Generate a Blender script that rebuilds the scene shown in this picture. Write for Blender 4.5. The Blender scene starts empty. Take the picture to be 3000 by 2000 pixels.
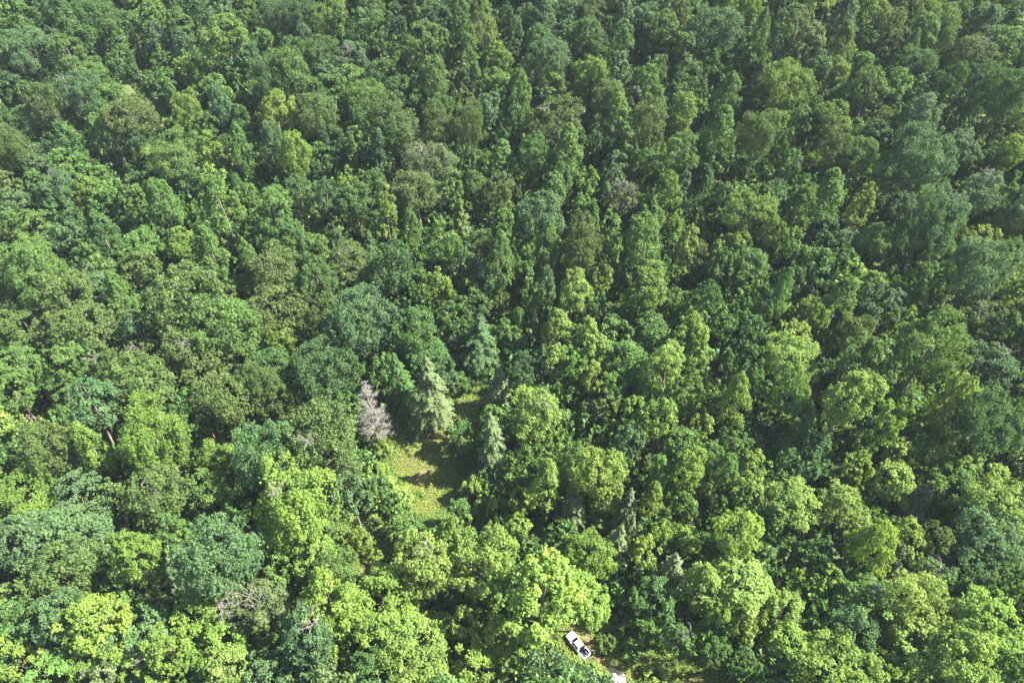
import bpy, bmesh, math, random
import numpy as np
from mathutils import Vector

# ------------------------------------------------------------------ camera, sky, sun, exposure
scene = bpy.context.scene
cam_d = bpy.data.cameras.new("camera")
cam_d.sensor_width = 36.0
cam_d.lens = 24.0
cam_d.clip_start = 0.5
cam_d.clip_end = 3000.0
cam = bpy.data.objects.new("camera", cam_d)
scene.collection.objects.link(cam)
cam.location = (0.0, 0.0, 142.0)
cam.rotation_euler = (math.radians(45.0), 0.0, 0.0)
scene.camera = cam

SUN_EL = math.radians(47)
SUN_AZ = math.radians(2)           # direction towards the sun, from +x counter-clockwise
world = bpy.data.worlds.new("World")
scene.world = world
world.use_nodes = True
wn = world.node_tree
sky = wn.nodes.new("ShaderNodeTexSky")
sky.sky_type = 'NISHITA'
sky.sun_disc = False
sky.sun_elevation = SUN_EL
sky.sun_rotation = math.pi / 2 - SUN_AZ
wn.links.new(sky.outputs[0], wn.nodes["Background"].inputs[0])
wn.nodes["Background"].inputs[1].default_value = 0.075
sun_d = bpy.data.lights.new("sun", 'SUN')
sun_d.energy = 5.0
sun_d.angle = math.radians(0.5)
sun_d.color = (1.0, 0.95, 0.86)
sun = bpy.data.objects.new("sun", sun_d)
scene.collection.objects.link(sun)
sd = Vector((math.cos(SUN_EL) * math.cos(SUN_AZ), math.cos(SUN_EL) * math.sin(SUN_AZ), math.sin(SUN_EL)))
sun.rotation_euler = sd.to_track_quat('Z', 'Y').to_euler()
scene.view_settings.view_transform = 'Standard'
scene.view_settings.look = 'None'
scene.view_settings.exposure = 2.75
scene.cycles.max_bounces = 8
scene.cycles.diffuse_bounces = 4
scene.cycles.transmission_bounces = 6
scene.cycles.volume_bounces = 0

RNG = np.random.default_rng(7)
COL = scene.collection

# ------------------------------------------------------------------ helpers
def link(o, parent=None):
    COL.objects.link(o)
    if parent is not None:
        o.parent = parent
    return o

def tag(o, label=None, cat=None, group=None, kind=None):
    if label: o["label"] = label
    if cat: o["category"] = cat
    if group: o["group"] = group
    if kind: o["kind"] = kind
    return o

def mesh_np(name, V, F, mat=None, tone=None, smooth=False):
    """one mesh from numpy vertices and quads (F is n x 4) or triangles (n x 3); tone = one float per face"""
    me = bpy.data.meshes.new(name)
    k = F.shape[1]
    me.vertices.add(len(V)); me.vertices.foreach_set("co", np.asarray(V, np.float32).ravel())
    me.loops.add(F.size); me.loops.foreach_set("vertex_index", F.astype(np.int32).ravel())
    me.polygons.add(len(F))
    me.polygons.foreach_set("loop_start", np.arange(0, F.size, k, dtype=np.int32))
    try: me.polygons.foreach_set("loop_total", np.full(len(F), k, dtype=np.int32))
    except Exception: pass
    if smooth: me.polygons.foreach_set("use_smooth", np.ones(len(F), bool))
    if tone is not None:
        a = me.attributes.new("tone", 'FLOAT', 'FACE')
        a.data.foreach_set("value", np.asarray(tone, np.float32))
    me.update(calc_edges=True)
    if mat: me.materials.append(mat)
    return me

def G(x, y):
    """height of the ground: flat valley floor near the truck, hillside rising away from it"""
    x = np.asarray(x, float); y = np.asarray(y, float)
    s = 0.24 * 14.0 * np.log1p(np.exp(np.clip((y - 95.0) / 14.0, -30, 30)))
    s = s + 1.6 * np.sin(x * 0.031 + 1.0) * np.sin(y * 0.027) + 0.5 * np.sin(x * 0.11 + y * 0.07) * np.cos(y * 0.09 - 0.4)
    # a shallow draw that carries the grassy strip uphill
    s = s + 2.0 * (1 - np.exp(-((x + 18 - 0.18 * (y - 80)) / 26.0) ** 2)) * (y > -1e9)
    return s

# ------------------------------------------------------------------ materials
def new_mat(name):
    m = bpy.data.materials.new(name); m.use_nodes = True
    m.node_tree.nodes.clear()
    return m, m.node_tree.nodes, m.node_tree.links

def leaf_material(name, colour=None):
    """leaf: diffuse + translucent + a little gloss; the tone attribute varies single leaves"""
    m, n, l = new_mat(name)
    out = n.new("ShaderNodeOutputMaterial")
    tone = n.new("ShaderNodeAttribute"); tone.attribute_name = "tone"
    if colour is None:
        oi = n.new("ShaderNodeObjectInfo"); base = oi.outputs["Color"]
    else:
        rgb = n.new("ShaderNodeRGB"); rgb.outputs[0].default_value = (*colour, 1); base = rgb.outputs[0]
    hsv = n.new("ShaderNodeHueSaturation")
    l.new(base, hsv.inputs["Color"])
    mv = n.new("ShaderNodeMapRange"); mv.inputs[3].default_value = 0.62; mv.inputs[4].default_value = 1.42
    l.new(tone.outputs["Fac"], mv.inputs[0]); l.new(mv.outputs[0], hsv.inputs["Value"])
    mh = n.new("ShaderNodeMapRange"); mh.inputs[3].default_value = 0.515; mh.inputs[4].default_value = 0.478
    l.new(tone.outputs["Fac"], mh.inputs[0]); l.new(mh.outputs[0], hsv.inputs["Hue"])
    dif = n.new("ShaderNodeBsdfDiffuse"); l.new(hsv.outputs[0], dif.inputs[0])
    tr = n.new("ShaderNodeBsdfTranslucent")
    h2 = n.new("ShaderNodeHueSaturation"); h2.inputs["Hue"].default_value = 0.475; h2.inputs["Saturation"].default_value = 1.1; h2.inputs["Value"].default_value = 1.35
    l.new(hsv.outputs[0], h2.inputs["Color"]); l.new(h2.outputs[0], tr.inputs[0])
    mix = n.new("ShaderNodeMixShader"); mix.inputs[0].default_value = 0.42
    l.new(dif.outputs[0], mix.inputs[1]); l.new(tr.outputs[0], mix.inputs[2])
    gl = n.new("ShaderNodeBsdfGlossy"); gl.inputs["Roughness"].default_value = 0.65; gl.inputs[0].default_value = (0.9, 1, 0.95, 1)
    m2 = n.new("ShaderNodeMixShader"); m2.inputs[0].default_value = 0.02
    l.new(mix.outputs[0], m2.inputs[1]); l.new(gl.outputs[0], m2.inputs[2])
    l.new(m2.outputs[0], out.inputs[0])
    return m

def simple_mat(name, col, rough=0.6, metal=0.0, coat=0.0, noise=0.0, nscale=3.0, spec=0.5):
    m, n, l = new_mat(name)
    out = n.new("ShaderNodeOutputMaterial"); p = n.new("ShaderNodeBsdfPrincipled")
    p.inputs["Roughness"].default_value = rough; p.inputs["Metallic"].default_value = metal
    p.inputs["Coat Weight"].default_value = coat; p.inputs["Specular IOR Level"].default_value = spec
    if noise:
        t = n.new("ShaderNodeTexNoise"); t.inputs["Scale"].default_value = nscale; t.inputs["Detail"].default_value = 6
        tc = n.new("ShaderNodeTexCoord"); l.new(tc.outputs["Object"], t.inputs[0])
        r = n.new("ShaderNodeMapRange"); r.inputs[3].default_value = 1 - noise; r.inputs[4].default_value = 1 + noise
        h = n.new("ShaderNodeHueSaturation"); h.inputs["Color"].default_value = (*col, 1)
        l.new(t.outputs[0], r.inputs[0]); l.new(r.outputs[0], h.inputs["Value"]); l.new(h.outputs[0], p.inputs["Base Color"])
    else:
        p.inputs["Base Color"].default_value = (*col, 1)
    l.new(p.outputs[0], out.inputs[0])
    return m

def soil_material(name, c1, c2, c3, scale=0.12):
    m, n, l = new_mat(name)
    out = n.new("ShaderNodeOutputMaterial"); p = n.new("ShaderNodeBsdfPrincipled")
    p.inputs["Roughness"].default_value = 0.95; p.inputs["Specular IOR Level"].default_value = 0.1
    tc = n.new("ShaderNodeTexCoord")
    a = n.new("ShaderNodeTexNoise"); a.inputs["Scale"].default_value = scale; a.inputs["Detail"].default_value = 8; a.inputs["Roughness"].default_value = 0.65
    b = n.new("ShaderNodeTexNoise"); b.inputs["Scale"].default_value = scale * 14; b.inputs["Detail"].default_value = 6
    l.new(tc.outputs["Object"], a.inputs[0]); l.new(tc.outputs["Object"], b.inputs[0])
    cr = n.new("ShaderNodeValToRGB"); cr.color_ramp.elements[0].position = 0.38; cr.color_ramp.elements[1].position = 0.62
    cr.color_ramp.elements[0].color = (*c1, 1); cr.color_ramp.elements[1].color = (*c2, 1)
    l.new(a.outputs[0], cr.inputs[0])
    mx = n.new("ShaderNodeMix"); mx.data_type = 'RGBA'; mx.inputs[7].default_value = (*c3, 1)
    cr2 = n.new("ShaderNodeValToRGB"); cr2.color_ramp.elements[0].position = 0.48; cr2.color_ramp.elements[1].position = 0.7
    l.new(b.outputs[0], cr2.inputs[0]); l.new(cr2.outputs[0], mx.inputs[0]); l.new(cr.outputs[0], mx.inputs[6])
    l.new(mx.outputs[2], p.inputs["Base Color"])
    bm = n.new("ShaderNodeBump"); bm.inputs["Strength"].default_value = 0.6; bm.inputs["Distance"].default_value = 0.15
    l.new(b.outputs[0], bm.inputs["Height"]); l.new(bm.outputs[0], p.inputs["Normal"])
    l.new(p.outputs[0], out.inputs[0])
    return m

LEAF = leaf_material("leaf")
BARK = simple_mat("bark", (0.16, 0.13, 0.10), 0.9, noise=0.4, nscale=2.0, spec=0.2)
DEADWOOD = simple_mat("bleached_wood", (0.20, 0.190, 0.160), 0.85, noise=0.25, nscale=1.5, spec=0.2)
GREYWOOD = simple_mat("grey_wood", (0.15, 0.135, 0.115), 0.85, noise=0.3, nscale=1.5, spec=0.2)
SOIL = soil_material("forest_floor", (0.040, 0.078, 0.020), (0.062, 0.066, 0.028), (0.055, 0.10, 0.022))
DIRT = soil_material("track_dirt", (0.11, 0.075, 0.042), (0.16, 0.115, 0.07), (0.075, 0.09, 0.03), 0.5)
GRAVEL = soil_material("pale_gravel", (0.22, 0.19, 0.15), (0.33, 0.29, 0.24), (0.15, 0.14, 0.08), 0.8)

PALETTE = {"g": (0.053, 0.12, 0.022), "d": (0.04, 0.092, 0.022), "l": (0.075, 0.152, 0.026), "L": (0.132, 0.21, 0.036), "y": (0.092, 0.162, 0.021), "Y": (0.125, 0.205, 0.028), "o": (0.07, 0.116, 0.023), "b": (0.065, 0.128, 0.041), "k": (0.088, 0.122, 0.04), "p": (0.105, 0.145, 0.056), "q": (0.092, 0.14, 0.046)}

# ------------------------------------------------------------------ foliage geometry
def unit(v):
    return v / (np.linalg.norm(v, axis=-1, keepdims=True) + 1e-9)

def leaves(P, N, size, rng, narrow=0.62):
    """a leaf-sized folded blade at each point P facing N -> vertices, quads"""
    n = len(P)
    N = unit(N)
    r = unit(rng.normal(size=(n, 3)))
    u = unit(np.cross(N, r)); v = np.cross(N, u)
    s = (size * rng.uniform(0.65, 1.35, n))[:, None]
    a = P + u * s * 0.5; c = P - u * s * 0.5
    b = P + v * s * 0.5 * narrow - N * s * 0.13; d = P - v * s * 0.5 * narrow - N * s * 0.13
    V = np.stack([a, b, c, d], 1).reshape(-1, 3)
    F = np.arange(4 * n).reshape(n, 4)
    return V, F

def lobes(D, rng, amp):
    """uneven outline: radius factor for directions D"""
    f = np.ones(len(D))
    for _ in range(7):
        c = unit(rng.normal(size=3)); f += amp * rng.uniform(-0.6, 1.0) * np.exp(-3.5 * (1 - D @ c) * 1.6)
    return f

def tufted(B, R, out, rng, tufts, per, leaf, flat=0.8, spread=0.45):
    """boughs at B (radius R, outward direction out) covered in tufts of leaves -> points, normals, tone"""
    nb = len(B)
    k = tufts * nb
    bi = np.repeat(np.arange(nb), tufts)
    d = unit(rng.normal(size=(k, 3)) * 0.75 + out[bi] * 0.65 + np.array([0, 0, 0.5]))
    rr = rng.uniform(0.5, 1.12, k)[:, None] * np.where(rng.random(k) < 0.06, 1.3, 1.0)[:, None]
    sc = np.stack([R, R, R * flat], 1)[bi]
    T = B[bi] + d * sc * rr
    rt = np.minimum(R[bi] * 0.22, spread * 0.7) * rng.uniform(0.7, 1.3, k)
    ti = np.repeat(np.arange(k), per)
    m = k * per
    dd = unit(rng.normal(size=(m, 3)) * 0.8 + d[ti] * 0.55)
    P = T[ti] + dd * rt[ti][:, None] * rng.uniform(0.4, 1.1, m)[:, None]
    N = dd + rng.normal(size=(m, 3)) * 0.5 + np.array([0, 0, 0.25])
    bt = rng.normal(0, 0.12, nb)[bi][ti] + rng.normal(0, 0.08, k)[ti]
    tone = np.clip(0.5 + bt + rng.normal(0, 0.16, m), 0, 1)
    return P, N, tone

def crown_round(rng, W, H, z0, nb, tufts, per, leaf, amp=0.28, cover=-0.8, subs=4):
    """broadleaf crown: several leaning sub-domes round a main one, W wide, H high, starting at height z0"""
    ctr = np.array([0, 0, z0 + H * 0.46])
    dom = [(ctr, W / 2 * 0.70, H / 2 * 0.86, 1.0)]
    a0 = rng.uniform(0, 6.28)
    for k in range(subs):
        a = a0 + k * 2 * np.pi / max(subs, 1) + rng.uniform(-0.4, 0.4)
        q = rng.uniform(0.42, 0.60) * W / 2
        c = ctr + np.array([np.cos(a) * q, np.sin(a) * q, rng.uniform(-0.22, 0.24) * H])
        rr = W / 2 * rng.uniform(0.34, 0.52)
        dom.append((c, rr, min(H / 2 * 0.75, rr * rng.uniform(0.95, 1.4)), 0.75))
    w = np.array([d[1] ** 2 for d in dom]); w = w / w.sum()
    which = rng.choice(len(dom), nb * 2, p=w)
    D = unit(rng.normal(size=(nb * 2, 3)))
    ok = D[:, 2] > cover
    D = D[ok]; which = which[ok]
    Cn = np.array([d[0] for d in dom])[which]; Rx = np.array([d[1] for d in dom])[which]; Rz = np.array([d[2] for d in dom])[which]
    f = lobes(D, rng, amp) * np.where(rng.random(len(D)) < 0.10, 0.6, 1.0)
    B = Cn + D * f[:, None] * np.stack([Rx, Rx, Rz], 1) * 0.9
    # drop boughs buried inside another sub-dome
    keep = np.ones(len(B), bool)
    for i, d in enumerate(dom):
        q = (B - d[0]) / np.array([d[1], d[1], d[2]])
        keep &= ~((which != i) & (np.linalg.norm(q, axis=1) < 0.72))
    B = B[keep][:nb]; D = D[keep][:nb]
    out = unit(D + 0.5 * unit(B - ctr))
    rb = W * rng.uniform(0.055, 0.125, len(B))
    P, N, t = tufted(B, rb, out, rng, tufts, per, leaf)
    V, F = leaves(P, N, leaf, rng)
    return V, F, t, B

def crown_tall(rng, W, H, z0, nb, tufts, per, leaf, power=0.62):
    """tall pointed crown built of upswept spires"""
    t = rng.uniform(0.0, 1.0, nb) ** 0.9
    prof = np.clip((1 - t) ** power * np.minimum(1, 0.45 + t * 2.6), 0.05, 1)
    ang = rng.uniform(0, 2 * np.pi, nb)
    lob = 1 + 0.22 * np.sin(ang * 2 + rng.uniform(0, 6)) * rng.uniform(0.4, 1) + 0.15 * np.sin(ang * 5 + t * 9)
    r = W / 2 * 0.8 * prof * lob * np.where(rng.random(nb) < 0.15, 0.5, 1)
    B = np.stack([r * np.cos(ang), r * np.sin(ang), z0 + 0.08 * H + t * H * 0.9], 1)
    out = np.stack([np.cos(ang) * 0.8, np.sin(ang) * 0.8, 0.35 + t], 1)
    rb = W * rng.uniform(0.09, 0.16, nb) * (0.55 + 0.45 * prof)
    P, N, tn = tufted(B, rb, unit(out), rng, tufts, per, leaf, flat=1.55)
    V, F = leaves(P, N, leaf, rng)
    return V, F, tn, B

def crown_conifer(rng, W, H, z0, leaf, whorls=22, per=70):
    """conifer: whorls of drooping flat boughs set with short sprays"""
    Ps, Ns, Ts, Bs = [], [], [], []
    for i in range(whorls):
        t = (i + rng.uniform(-0.9, 0.9)) / whorls
        t = min(max(t, 0), 0.985)
        L0 = W / 2 * (1 - t) ** 0.8 * min(1, 0.6 + 2 * t)
        for k in range(int(rng.integers(6, 9))):
            a = rng.uniform(0, 2 * np.pi); L = L0 * rng.uniform(0.4, 1.18) + 0.15; tz = t + rng.normal(0, 0.012)
            d = np.array([np.cos(a), np.sin(a), 0])
            s = rng.uniform(0.12, 1, per) ** 0.75
            side = np.array([-d[1], d[0], 0])
            lat = rng.normal(0, 1, per) * 0.17 * L * (1.15 - s)
            z = z0 + tz * H * 0.99 + L * (0.20 * s - 0.50 * s * s) + rng.normal(0, 0.09, per)
            P = d * (s * L)[:, None] + side * lat[:, None]; P[:, 2] = z
            Ps.append(P)
            Ns.append(np.array([0, 0, 1.0]) + d * 0.5 + rng.normal(size=(per, 3)) * 0.5)
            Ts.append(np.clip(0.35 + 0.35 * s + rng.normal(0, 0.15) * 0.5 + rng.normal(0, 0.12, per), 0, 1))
            Bs.append(d * L * 0.8 + np.array([0, 0, z0 + t * H]))
    P = np.concatenate(Ps); N = np.concatenate(Ns); tn = np.concatenate(Ts)
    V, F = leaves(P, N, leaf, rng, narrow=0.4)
    return V, F, tn, np.array(Bs)

def tubes(segs, sides=5):
    """tapered round limbs; segs = list of (polyline points, radii) -> one mesh"""
    Vs, Fs, off = [], [], 0
    for pts, rad in segs:
        pts = np.asarray(pts, float); n = len(pts)
        d = unit(np.gradient(pts, axis=0))
        ref = np.where(np.abs(d[:, 2:3]) < 0.9, np.array([[0, 0, 1.0]]), np.array([[1.0, 0, 0]]))
        u = unit(np.cross(d, ref)); v = np.cross(d, u)
        a = np.linspace(0, 2 * np.pi, sides, endpoint=False)
        ring = pts[:, None, :] + (u[:, None, :] * np.cos(a)[None, :, None] + v[:, None, :] * np.sin(a)[None, :, None]) * np.asarray(rad)[:, None, None]
        Vs.append(ring.reshape(-1, 3))
        i, j = np.meshgrid(np.arange(n - 1), np.arange(sides), indexing='ij')
        i = i.ravel(); j = j.ravel(); j2 = (j + 1) % sides
        Fs.append(np.stack([i * sides + j, i * sides + j2, (i + 1) * sides + j2, (i + 1) * sides + j], 1) + off)
        off += n * sides
    return np.concatenate(Vs), np.concatenate(Fs)

def limb(p0, p1, r0, r1, rng, n=5, bend=0.08, sag=0.0):
    t = np.linspace(0, 1, n)[:, None]
    p0 = np.asarray(p0, float); p1 = np.asarray(p1, float)
    L = np.linalg.norm(p1 - p0)
    P = p0 + (p1 - p0) * t + np.sin(t * np.pi) * rng.normal(size=3) * bend * L + np.array([0, 0, 1]) * sag * L * (t * (1 - t) * 4)
    return P, np.linspace(r0, r1, n)

def trunk_mesh(rng, H, z0, B, r0, nlimb=9, top=0.8, mat=None, name="trunk"):
    """tapered trunk standing on the ground with limbs that reach into the crown"""
    lean = rng.normal(0, 0.012, 2) * H
    n = 9; t = np.linspace(0, 1, n)
    ax = np.stack([lean[0] * t ** 2 + 0.12 * np.sin(t * 5 + 1), lean[1] * t ** 2 + 0.12 * np.cos(t * 4), t * H * top - 0.4], 1)
    rad = r0 * np.array([1.5, 1.05, .95, .86, .76, .64, .5, .34, .14])
    segs = [(ax, rad)]
    if B is not None and len(B) and nlimb:
        for q in B[rng.permutation(len(B))[:nlimb]]:
            zt = max(z0 * 0.85, q[2] - rng.uniform(0.12, 0.3) * H)
            f = min(zt / (H * top), 0.95)
            p0 = np.array([np.interp(f, t, ax[:, 0]), np.interp(f, t, ax[:, 1]), f * H * top - 0.4])
            segs.append(limb(p0, p0 + (q - p0) * 0.95, r0 * 0.38 * (1.1 - f), r0 * 0.06, rng, sag=-0.06))
    V, F = tubes(segs, 6)
    return mesh_np(name, V, F, mat or BARK, smooth=True)

def dead_segs(rng, W, H, z0, r0, nl, twigs, droop):
    """bare tree: trunk, limbs and the twigs on them"""
    segs, tw = [], []
    n = 9; t = np.linspace(0, 1, n)
    ax = np.stack([0.3 * np.sin(t * 3), 0.25 * np.cos(t * 2.5), t * H - 0.4], 1)
    segs.append((ax, r0 * (1.02 - t) ** 0.8 + 0.02))
    for i in range(nl):
        f = z0 / H + (1 - z0 / H) * (i + rng.uniform(0, 1)) / nl * 0.98
        g = (f - z0 / H) / (1 - z0 / H)
        L = W / 2 * ((1 - g) ** 0.75 * min(1, 0.75 + g) + 0.08) * rng.uniform(0.65, 1.15)
        a = rng.uniform(0, 2 * np.pi)
        p0 = np.array([np.interp(f, t, ax[:, 0]), np.interp(f, t, ax[:, 1]), f * H - 0.4])
        p1 = p0 + np.array([np.cos(a), np.sin(a), 0]) * L + np.array([0, 0, L * (0.38 - droop + rng.normal(0, 0.12))])
        P, R = limb(p0, p1, 0.02 + r0 * 0.16 * (1.1 - f), 0.02, rng, n=6, bend=0.07, sag=0.07)
        tw.append((P, R))
        for k in range(twigs):
            q = rng.uniform(0.3, 1.0); j = q * 5; i0 = min(int(j), 4)
            s = P[i0] + (P[i0 + 1] - P[i0]) * (j - i0)
            dirv = unit(P[-1] - P[0]) * 0.7 + rng.normal(size=3) * 0.55 + np.array([0, 0, 0.15])
            l2 = L * rng.uniform(0.15, 0.42)
            tw.append(limb(s, s + unit(dirv) * l2, 0.028, 0.014, rng, n=4, bend=0.12))
    return segs, tw

# ------------------------------------------------------------------ tree kinds (each built once, copied below)
PROTO = {}     # kind -> list of dict(W, H, z0, total, crown mesh, trunk mesh, raw arrays)

def add_proto(kind, W, H, z0, V, F, tone, B, r0, seed, nlimb=9, top=0.8):
    rng = np.random.default_rng(seed)
    cm = mesh_np("crown", V, F, LEAF, tone)
    tm = trunk_mesh(rng, z0 + H, z0, B, r0, nlimb, top)
    PROTO.setdefault(kind, []).append(dict(W=W, H=H, z0=z0, crown=cm, trunk=tm, raw=(V, F, tone)))

def build_protos():
    s = 100
    for kind, W, H, z0, nb, tu, pe, lf, cnt, amp in (
            ("big", 17.0, 14.0, 8.0, 140, 38, 12, 0.28, 4, 0.34),
            ("mid", 11.0, 10.5, 7.0, 95, 34, 11, 0.275, 6, 0.34),
            ("small", 7.0, 8.0, 5.5, 54, 28, 10, 0.27, 5, 0.34)):
        for i in range(cnt):
            rng = np.random.default_rng(s); s += 1
            V, F, t, B = crown_round(rng, W, H, z0, nb, tu, pe, lf, amp)
            add_proto(kind, W, H, z0, V, F, t, B, W * 0.026, s)
    # fine-leaved domes (beech-like): more, smaller boughs
    for i in range(4):
        rng = np.random.default_rng(s); s += 1
        V, F, t, B = crown_round(rng, 13.0, 11.0, 7.5, 160, 22, 11, 0.27, 0.24, subs=4)
        add_proto("fine", 13.0, 11.0, 7.5, V, F, t, B, 0.34, s)
    for i in range(5):
        rng = np.random.default_rng(s); s += 1
        V, F, t, B = crown_round(rng, 9.5, 14.0, 7.5, 95, 34, 11, 0.275, 0.3, subs=3)
        add_proto("oval", 9.5, 14.0, 7.5, V, F, t, B, 0.30, s, 7, 0.9)
    for i in range(6):
        rng = np.random.default_rng(s); s += 1
        V, F, t, B = crown_tall(rng, 9.5, 14.0, 7.5, 85, 34, 11, 0.28, rng.uniform(0.32, 0.7))
        add_proto("tall", 9.5, 14.0, 7.5, V, F, t, B, 0.30, s, 7, 0.9)
    for i in range(4):
        rng = np.random.default_rng(s); s += 1
        V, F, t, B = crown_tall(rng, 5.5, 14.0, 6.5, 56, 30, 10, 0.28, 0.4)
        add_proto("narrow", 5.5, 14.0, 6.5, V, F, t, B, 0.22, s, 5, 0.92)
    for i in range(4):
        rng = np.random.default_rng(s); s += 1
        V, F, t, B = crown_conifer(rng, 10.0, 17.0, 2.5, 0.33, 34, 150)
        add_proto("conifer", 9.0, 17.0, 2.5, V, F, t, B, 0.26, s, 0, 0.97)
    for i in range(3):
        rng = np.random.default_rng(s); s += 1
        V, F, t, B = crown_round(rng, 6.5, 5.0, 0.2, 52, 26, 12, 0.34, 0.30, cover=-0.15, subs=3)
        add_proto("shrub", 6.5, 5.0, 0.2, V, F, t, B, 0.09, s, 10, 0.6)
build_protos()

# ------------------------------------------------------------------ ground
def ground():
    xs = np.linspace(-420, 420, 281); ys = np.linspace(-160, 620, 261)
    X, Y = np.meshgrid(xs, ys, indexing='ij')
    V = np.stack([X, Y, G(X, Y)], -1).reshape(-1, 3)
    ny = len(ys); i, j = np.meshgrid(np.arange(len(xs) - 1), np.arange(ny - 1), indexing='ij')
    a = (i * ny + j).ravel()
    F = np.stack([a, a + ny, a + ny + 1, a + 1], 1)
    o = link(bpy.data.objects.new("ground", mesh_np("ground", V, F, SOIL, smooth=True)))
    tag(o, kind="structure")
ground()

GLADE = [(-32.02,78.01,1.93), (-32.43,75.54,3.05), (-31.12,71.59,1.87)]
CLEAR = [(-10.85,114.72,2.22), (-13.96,109.5,3.49), (-17.98,104.42,5.56), (-21.78,98.32,7.75), (-20.34,90.33,4.88), (-20,85.98,3.2)]      # (x, y, radius) along the grassy strip
PARK = [(11.41,56.96,2.42), (12.82,52.5,5.4), (9.29,49.29,4.65), (16.02,50.5,3.67), (19.71,47.62,3.61), (21.76,48.27,3.3), (30.31,47.76,1.65), (38.55,45.74,1.96)]        # round the truck and the track
TRAIL = [(-136.09,234.6,0.97), (-132.19,229.88,1.31), (-125.65,223.36,1.06), (-118.6,214.53,1.38), (-116.03,210.34,0.8)]      # bare trail on the upper slope
TRACK = [(14.62,56.56,0.48), (15.14,54.49,0.58), (16,51.81,0.57), (17.62,49.85,0.5), (19.47,48.44,0.66)]      # centre line of the dirt track (x, y, half width)
STRIP = [(-14.55,112.53,0.35), (-15.52,109.43,0.44), (-17.18,105.41,0.39), (-19.46,101.09,0.34), (-21.29,97.42,0.67), (-21.8,94.29,1.4), (-21.26,91.65,0.98)]      # worn line in the grass of the clearing
GRAV = [(18.85,48.89,0.73), (20.01,47.94,1.65), (20.36,46.37,1.76), (20.31,43.63,1.74)]

TRUCK = (13.02, 53, math.radians(126.5))

def near(px, py, line):
    """signed distance beyond the edge of a chain of discs joined end to end (negative = inside)"""
    px = np.asarray(px, float); py = np.asarray(py, float)
    best = np.full(px.shape, 1e9)
    for (x0, y0, r0), (x1, y1, r1) in zip(line[:-1], line[1:]):
        dx, dy = x1 - x0, y1 - y0
        t = np.clip(((px - x0) * dx + (py - y0) * dy) / (dx * dx + dy * dy + 1e-9), 0, 1)
        d = np.hypot(px - x0 - t * dx, py - y0 - t * dy) - (r0 + (r1 - r0) * t)
        best = np.minimum(best, d)
    return best

def path_sheet(name, line, mat, lift, seed, cell=0.6):
    """an uneven-edged sheet following a centre line over the ground"""
    rng = np.random.default_rng(seed)
    Vs, Fs, off = [], [], 0
    pts = []
    for (x0, y0, r0), (x1, y1, r1) in zip(line[:-1], line[1:]):
        n = max(2, int(math.hypot(x1 - x0, y1 - y0) / cell))
        for k in range(n):
            t = k / n; pts.append((x0 + (x1 - x0) * t, y0 + (y1 - y0) * t, r0 + (r1 - r0) * t))
    pts.append(line[-1])
    P = np.array(pts)
    for _ in range(6):
        P[1:-1] = (P[:-2] + P[1:-1] * 2 + P[2:]) / 4
    d = unit(np.gradient(P[:, :2], axis=0)); nrm = np.stack([-d[:, 1], d[:, 0]], 1)
    n = len(P); m = 9
    jl = np.convolve(rng.normal(0, 0.6, n + 2), np.ones(3) / 3, 'valid'); jr = np.convolve(rng.normal(0, 0.6, n + 2), np.ones(3) / 3, 'valid')
    P[0, 2] *= 0.35; P[1, 2] *= 0.7; P[-1, 2] *= 0.5
    V = []
    for i in range(n):
        wl = P[i, 2] * (1 + jl[i]); wr = P[i, 2] * (1 + jr[i])
        for k in range(m):
            s = -wl + (wl + wr) * k / (m - 1)
            x, y = P[i, :2] + nrm[i] * s
            V.append((x, y, float(G(x, y)) + lift))
    a = (np.arange(n - 1)[:, None] * m + np.arange(m - 1)[None, :]).ravel()
    F = np.stack([a, a + m, a + m + 1, a + 1], 1)
    o = link(bpy.data.objects.new(name, mesh_np(name, np.array(V), F, mat, smooth=True)))
    tag(o, kind="structure")

path_sheet("dirt_track", TRACK, DIRT, 0.03, 1)
path_sheet("gravel_path", GRAV, GRAVEL, 0.05, 2)
WORN = soil_material("worn_grass", (0.075, 0.080, 0.025), (0.10, 0.085, 0.038), (0.06, 0.085, 0.02), 0.5)
path_sheet("trail", TRAIL, WORN, 0.05, 3)
path_sheet("footpath", STRIP, DIRT, 0.03, 4)

# ------------------------------------------------------------------ trees
def place(kind, pi, x, y, sx, sz, rot, colour, name, label, cat, group):
    p = PROTO[kind][pi % len(PROTO[kind])]
    root = bpy.data.objects.new(name, None); link(root)
    root.location = (x, y, float(G(x, y))); root.rotation_euler = (math.sin(rot * 7) * 0.06, math.cos(rot * 5) * 0.06, rot); root.scale = (sx, sx, sz)
    root.empty_display_size = 1.0
    tag(root, label, cat, group)
    c = bpy.data.objects.new("crown", p["crown"]); link(c, root); c.color = (*colour, 1)
    t = bpy.data.objects.new("stem" if kind == "shrub" else "trunk", p["trunk"]); link(t, root)
    return root

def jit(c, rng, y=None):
    """leaf colour of one tree; painted brighter on the valley floor and darker uphill, like dimming light"""
    v = np.array(PALETTE[c]) * (1.0 if y is None else float(np.interp(y, (50, 110, 190, 260), (1.18, 1.06, 0.88, 0.80)))) * rng.uniform(0.9, 1.1) * rng.uniform(0.95, 1.05, 3)  # y factor paints the light's fall-off up the slope into the leaf colour
    return tuple(float(a) for a in v)

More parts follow.
